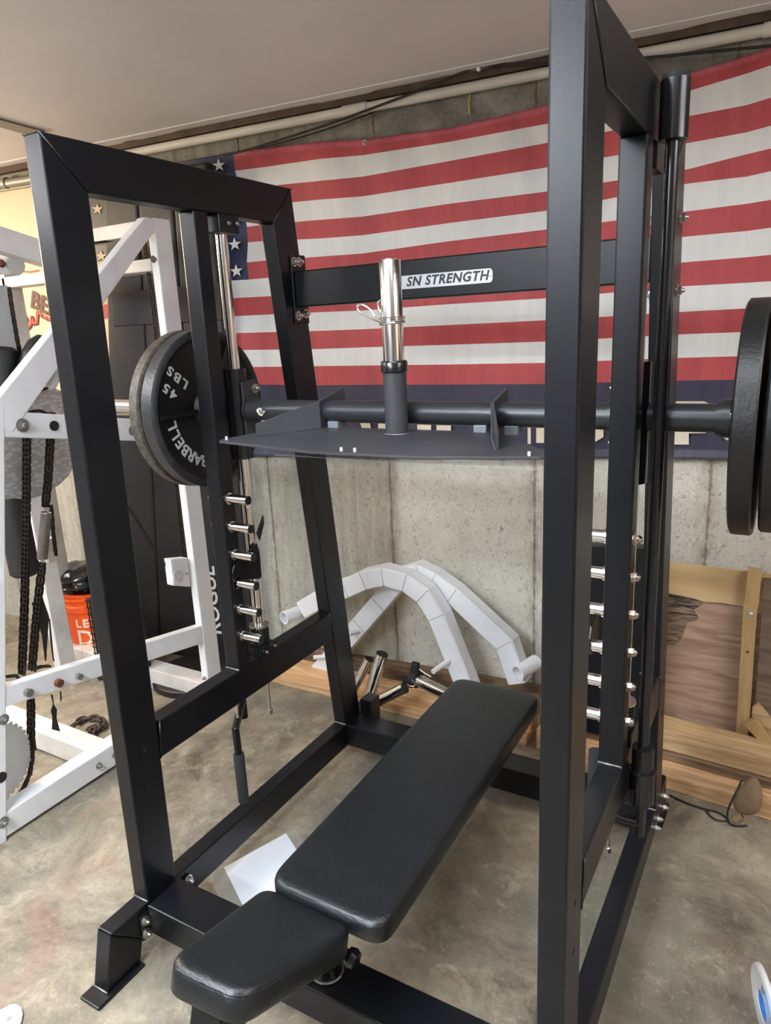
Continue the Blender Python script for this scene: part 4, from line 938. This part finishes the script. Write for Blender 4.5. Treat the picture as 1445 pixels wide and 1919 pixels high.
# chains
def CH(n, pix, X, rows=1, m='chain', **k):
    bm = NB(); chain(bm, [onx(x, y, X) for x, y in pix], rows=rows, **k); return link(n, bm, m, wm)
CH('roller_chain', [(50, 775), (50, 830), (49, 1000), (46, 1130), (41, 1262)], -.855, 2, pitch=.0155, wdt=.016)
CH('roller_chain', [(96, 775), (94, 830), (90, 900), (85, 948)], -.855, 2, pitch=.0155, wdt=.016)
CH('roller_chain', [(79, 1056), (72, 1120), (66, 1180), (60, 1255)], -.87, 2, pitch=.0155, wdt=.016)
CH('roller_chain', [(58, 1310), (58, 1385), (60, 1400)], -.85, 2, pitch=.0155, wdt=.016)
CH('roller_chain', [(60, 1395), (61, 1420), (56, 1450), (45, 1475), (30, 1497), (15, 1510)], -.85, 1, pitch=.0155, wdt=.012)
CH('roller_chain', [(17, 540), (22, 575), (33, 640), (43, 690)], -1.0, 1, pitch=.014)
CH('roller_chain', [(56, 725), (57, 742), (64, 740), (75, 732), (85, 728)], -.92, 1, pitch=.013)
CH('roller_chain', [(58, 772), (66, 770), (76, 770), (88, 775)], -.92, 1, pitch=.013)
CH('roller_chain', [(96, 948), (100, 1000), (105, 1040)], -.98, 1, pitch=.013)
CH('roller_chain', [(150, 459), (180, 455), (215, 450), (240, 447)], -1.05, 1, pitch=.014)
CH('roller_chain', [(270, 450), (274, 480), (279, 515), (287, 575), (300, 700), (315, 800), (330, 897), (346, 1045)], -.86, 1, pitch=.014)
CH('roller_chain', [(240, 950), (262, 985), (290, 1030), (325, 1083)], -.83, 1, pitch=.012, wdt=.010)
CH('roller_chain', [(12, 1268), (30, 1266), (34, 1270)], -.82, 1, pitch=.013); CH('roller_chain', [(62, 1254), (78, 1249), (92, 1248)], -.83, 1, pitch=.013)
# extension spring
bm = NB(); a_, b_ = onx(87, 960, -.87), onx(79, 1048, -.87); d_ = b_ - a_; n_ = 30; e1 = d_.normalized().orthogonal().normalized(); e2 = d_.normalized().cross(e1)
tube(bm, [a_ + d_ * (i / (n_ * 10)) + (e1 * math.cos(i * math.pi / 5) + e2 * math.sin(i * math.pi / 5)) * .0155 for i in range(n_ * 10)], .0032, 6, sub=1)
tube(bm, [a_ + e1 * .015, a_ - d_ * .04, a_ - d_ * .10 + e1 * .01, a_ - d_ * .12], .002, 6); tube(bm, [b_ + e1 * .015, b_ + d_ * .05 - e1 * .01, b_ + d_ * .10, b_ + d_ * .12], .002, 6)
link('tension_spring', bm, mat('spring_steel', (.38, .36, .33), .35, metal=.9), wm)
bm = NB(); prism_yz(bm, [(onx(x, y, -1.0).y, onx(x, y, -1.0).z) for x, y in ((88, 1012), (103, 1006), (107, 1052), (92, 1056))], -1.04, -1.0, .002); q = onx(99, 1033, -1.0); cyl(bm, q, q + Vector((.003, 0, 0)), .006, n=12); link('pulley_block', bm, 'whitewarm', wm)
# small pulley block at the rear post
bm = NB(); prism_yz(bm, [(onx(x, y, -.79).y, onx(x, y, -.79).z) for x, y in ((320, 1048), (352, 1045), (358, 1100), (326, 1098))], -.83, -.79, .004); pk = link('pulley_block', bm, 'white', wm)
bm = NB(); q = onx(334, 1078, -.785); lathe(bm, (-.789, q.y, q.z), (1, 0, 0), [(0, 0), (0, .022), (.004, .022), (.004, 0)], 26); link('pulley', bm, 'pvc', pk)
bm = NB(); q = onx(349, 1075, -.788); bolt(bm, q, (1, 0, 0), .005, .003, False); link('screw', bm, 'dullbolt', pk)
# sprocket bottom left
q = onx(-18, 1436, -.855); bm = NB(); R_ = (onx(57, 1430, -.855) - q).length
pts = []
for i in range(120):
    t = 2 * math.pi * i / 120; r = R_ * (1.0 if i % 3 else .93); pts.append(Vector((-.855, q.y + r * math.cos(t), q.z + r * math.sin(t))))
zmin = min(p.z for p in pts); dz = max(0, .012 - zmin)
poly_prism(bm, [p + Vector((0, 0, dz)) for p in pts], Vector((-.008, 0, 0)), 0); link('large_sprocket', bm, 'drain', wm)
# machine bolts
for x, y, r in ((42, 797, .015), (249, 807, .013), (7, 1348, .012), (6, 1541, .013), (185, 1435, .008), (287, 486, .009), (382, 1271, .006), (215, 1415, .008)): 
    bm = NB(); bolt(bm, onx(x, y, XN + .0005), (1, 0, 0), r, .008); link('frame_bolt', bm, 'dullbolt', wm)
for x, y, m_ in ((51, 1297, 'dullbolt'), (108, 1279, 'rustbolt'), (146, 1267, 'dullbolt')):
    bm = NB(); q = onx(x, y, XN); r = .014 if m_ == 'rustbolt' or x < 100 else .011
    cyl(bm, q, q + Vector((.016, 0, 0)), r, n=24); cyl(bm, q + Vector((.016, 0, 0)), q + Vector((.0165, 0, 0)), r * .45, n=6); link('socket_bolt', bm, m_, wm)
bm = NB(); q = onx(102, 798, XN); cyl(bm, q - Vector((.003, 0, 0)), q + Vector((.0006, 0, 0)), .0165, n=28); link('tube_hole', bm, 'edge', wm); bm = NB(); q = onx(3, 1457, XN); cyl(bm, q - Vector((.003, 0, 0)), q + Vector((.0006, 0, 0)), .018, n=28); link('tube_hole', bm, 'edge', wm)
# straps
def strap(label, pix, X, par=None, name='black_strap'):
    bm = NB(); poly_prism(bm, [onx(x, y, X) for x, y in pix], Vector((-.003, 0, 0)), 0); return link(name, bm, 'edge', par)
strap('', [(60, 1130), (80, 1120), (92, 1155), (89, 1200), (87, 1238), (85, 1239), (79, 1190), (70, 1160)], -.93, wm)
strap('', [(92, 1158), (94, 1160), (101, 1232), (103, 1240), (100, 1238), (95, 1205)], -.93, wm)
strap('', [(96, 1302), (99, 1302), (101, 1320), (107, 1330), (106, 1345), (113, 1371), (98, 1367), (99, 1345), (96, 1332), (100, 1320)], -.84, wm)
strap('', [(113, 1296), (115, 1296), (116, 1310), (114, 1316)], -.84, wm)
# rusty chain on floor
bm = NB(); ln = [(133, 1363, 150, 1350), (145, 1353, 160, 1346), (156, 1347, 172, 1345), (168, 1346, 183, 1345), (178, 1345, 190, 1350), (187, 1347, 194, 1357), (193, 1353, 192, 1365), (190, 1362, 180, 1369), (184, 1366, 172, 1368), (177, 1362, 172, 1378), (172, 1372, 166, 1384), (172, 1380, 176, 1392), (166, 1366, 176, 1360)]
for i, (xa, ya, xb, yb) in enumerate(ln):
    A0 = onz(xa, ya, .014); B0 = onz(xb, yb, .014); d_ = (B0 - A0); L_ = max(d_.length, .035); d_.normalize(); c_ = (A0 + B0) / 2
    s_ = Vector((-d_.y, d_.x, 0)); up_ = Vector((0, 0, 1)); w2 = (s_ * .85 + up_ * .5).normalized() if i % 2 else (s_ * .95 - up_ * .3).normalized()
    a = L_ * .62; b = .013
    P_ = [c_ + d_ * (a * math.cos(t) + (a * .15 if math.cos(t) > 0 else -a * .15)) * .8 + w2 * (b * math.sin(t)) for t in [k * math.pi / 8 for k in range(16)]]
    tube(bm, P_, .0052, 8, closed=True, sub=1)
tag(link('rusty_chain', bm, 'rustchain'), 'short pile of thick rusty chain links on the floor under the white machine', 'chain')
# bucket
bc = onz(217, 1207, 0); bc = Vector((bc.x, min(bc.y, 1.20), 0))
k_ = 0
bk = thing('orange_bucket', 'orange plastic bucket with white lettering beside the wall, holding a black bin bag', 'bucket', bc)
print('bucket', bc)
bm = NB(); rb, rt, hb = .128, .152, .37
rr = lambda z: rb + (rt - rb) * z / hb
lathe(bm, bc, (0, 0, 1), [(0, 0), (0, rb - .006), (.006, rb), (.27, rr(.27)), (.275, rr(.27) + .009), (.305, rr(.3) + .010), (.31, rr(.31) + .002), (.33, rr(.33) + .003), (.333, rr(.33) + .009), (.342, rr(.34) + .009), (.346, rr(.34) + .002), (.358, rr(.36) + .002), (.36, rr(.36) + .010), (.37, rr(.37) + .010), (.37, rr(.37) - .004), (.02, rb - .006), (.02, 0)], 64); link('pail', bm, 'orange', bk)
toC = (CAM - bc); toC.z = 0; ang0 = math.atan2(toC.y, toC.x)
def wrap(ctr_ang, z0_, out=.0012):
    def fn(v):
        z = v.y + z0_; r = rr(z) + out; a = ctr_ang + v.x / r
        return bc + Vector((r * math.cos(a), r * math.sin(a), z))
    return fn
bm = NB()
for txt, size, z_, off in (("LET'S", .060, .215, .0), ('DO', .115, .135, -.02), ('THIS.', .060, .055, .0)):
    me = text_mesh(txt, size, 0, .0022, 1.25); x0_ = min(v.co.x for v in me.vertices)
    add_text(bm, me, Matrix.Translation((-x0_ - .098 + off * 0, 0, 0)), fn=wrap(ang0, z_))
link('lettering', bm, 'print', bk)
bg = bc + Vector((-.01, 0, .40)); bm = NB(); bmesh.ops.create_icosphere(bm, subdivisions=4, radius=1.0); rnd = random.Random(5)
for v in bm.verts:
    x, y, z = v.co; w_ = 1 + .08 * math.sin(7 * x + 4 * y) + .06 * math.sin(11 * z - 6 * x) + .03 * math.sin(19 * y + 9 * x); zz = z * .085 if z > 0 else z * .055
    v.co = bg + Vector((x * .165 * w_, y * .165 * w_, zz * w_ + .012))
for f_ in bm.faces: f_.smooth = True
tag(link('bin_bag', bm, 'bag'), 'crumpled black bin bag bulging out of the orange bucket', 'bin bag')
# black mesh crate right of the bucket, mostly behind the upright
bm = NB(); cl = onz(188, 1275, 0); print('crate', cl); DX, DY = cl.x + 1.60, cl.y - 1.16; cr = thing('mesh_crate', 'tall black mesh crate between the orange bucket and the black mat', 'crate', Vector((cl.x + .14, cl.y, 0)))
box(bm, (cl.x, cl.y, 0), (cl.x + .28, cl.y + .08, .42), .006); link('body', bm, 'edge', cr)
bm = NB()
for i in range(13): bar(bm, (cl.x - .012, cl.y - .004, .01 + i * .033), (cl.x + .282, cl.y - .004, .01 + i * .033), .004, .004, bev=0)
for i in range(9): bar(bm, (cl.x + i * .035, cl.y - .004, .0), (cl.x + i * .035, cl.y - .004, .42), .004, .004, up=Vector((0, 1, 0)), bev=0)
link('wire_mesh', bm, 'gloss', cr)
# black hose and debris by the wall
bm = NB(); tube(bm, [onz(112, 1172, .03), onz(122, 1158, .06), onz(134, 1160, .05), onz(146, 1170, .035), onz(158, 1180, .03)], .016, 10); tube(bm, [onz(118, 1188, .02), onz(130, 1178, .03), onz(142, 1182, .02), onz(132, 1192, .02)], .010, 8)
tag(link('black_hose', bm, 'edge'), 'loose black hose on the floor between wall and orange bucket', 'hose')
# round black plate lying behind white machine base
bm = NB(); q = onz(322, 1245, .02); lathe(bm, Vector((-1.02, 1.20, .0)), (0, 0, 1), [(0, 0), (0, .20), (.004, .205), (.03, .205), (.034, .2), (.034, 0)], 60); tag(link('black_disc', bm, 'iron'), 'round black disc lying flat on the floor behind the white machine', 'disc')
bpy.context.view_layer.update()
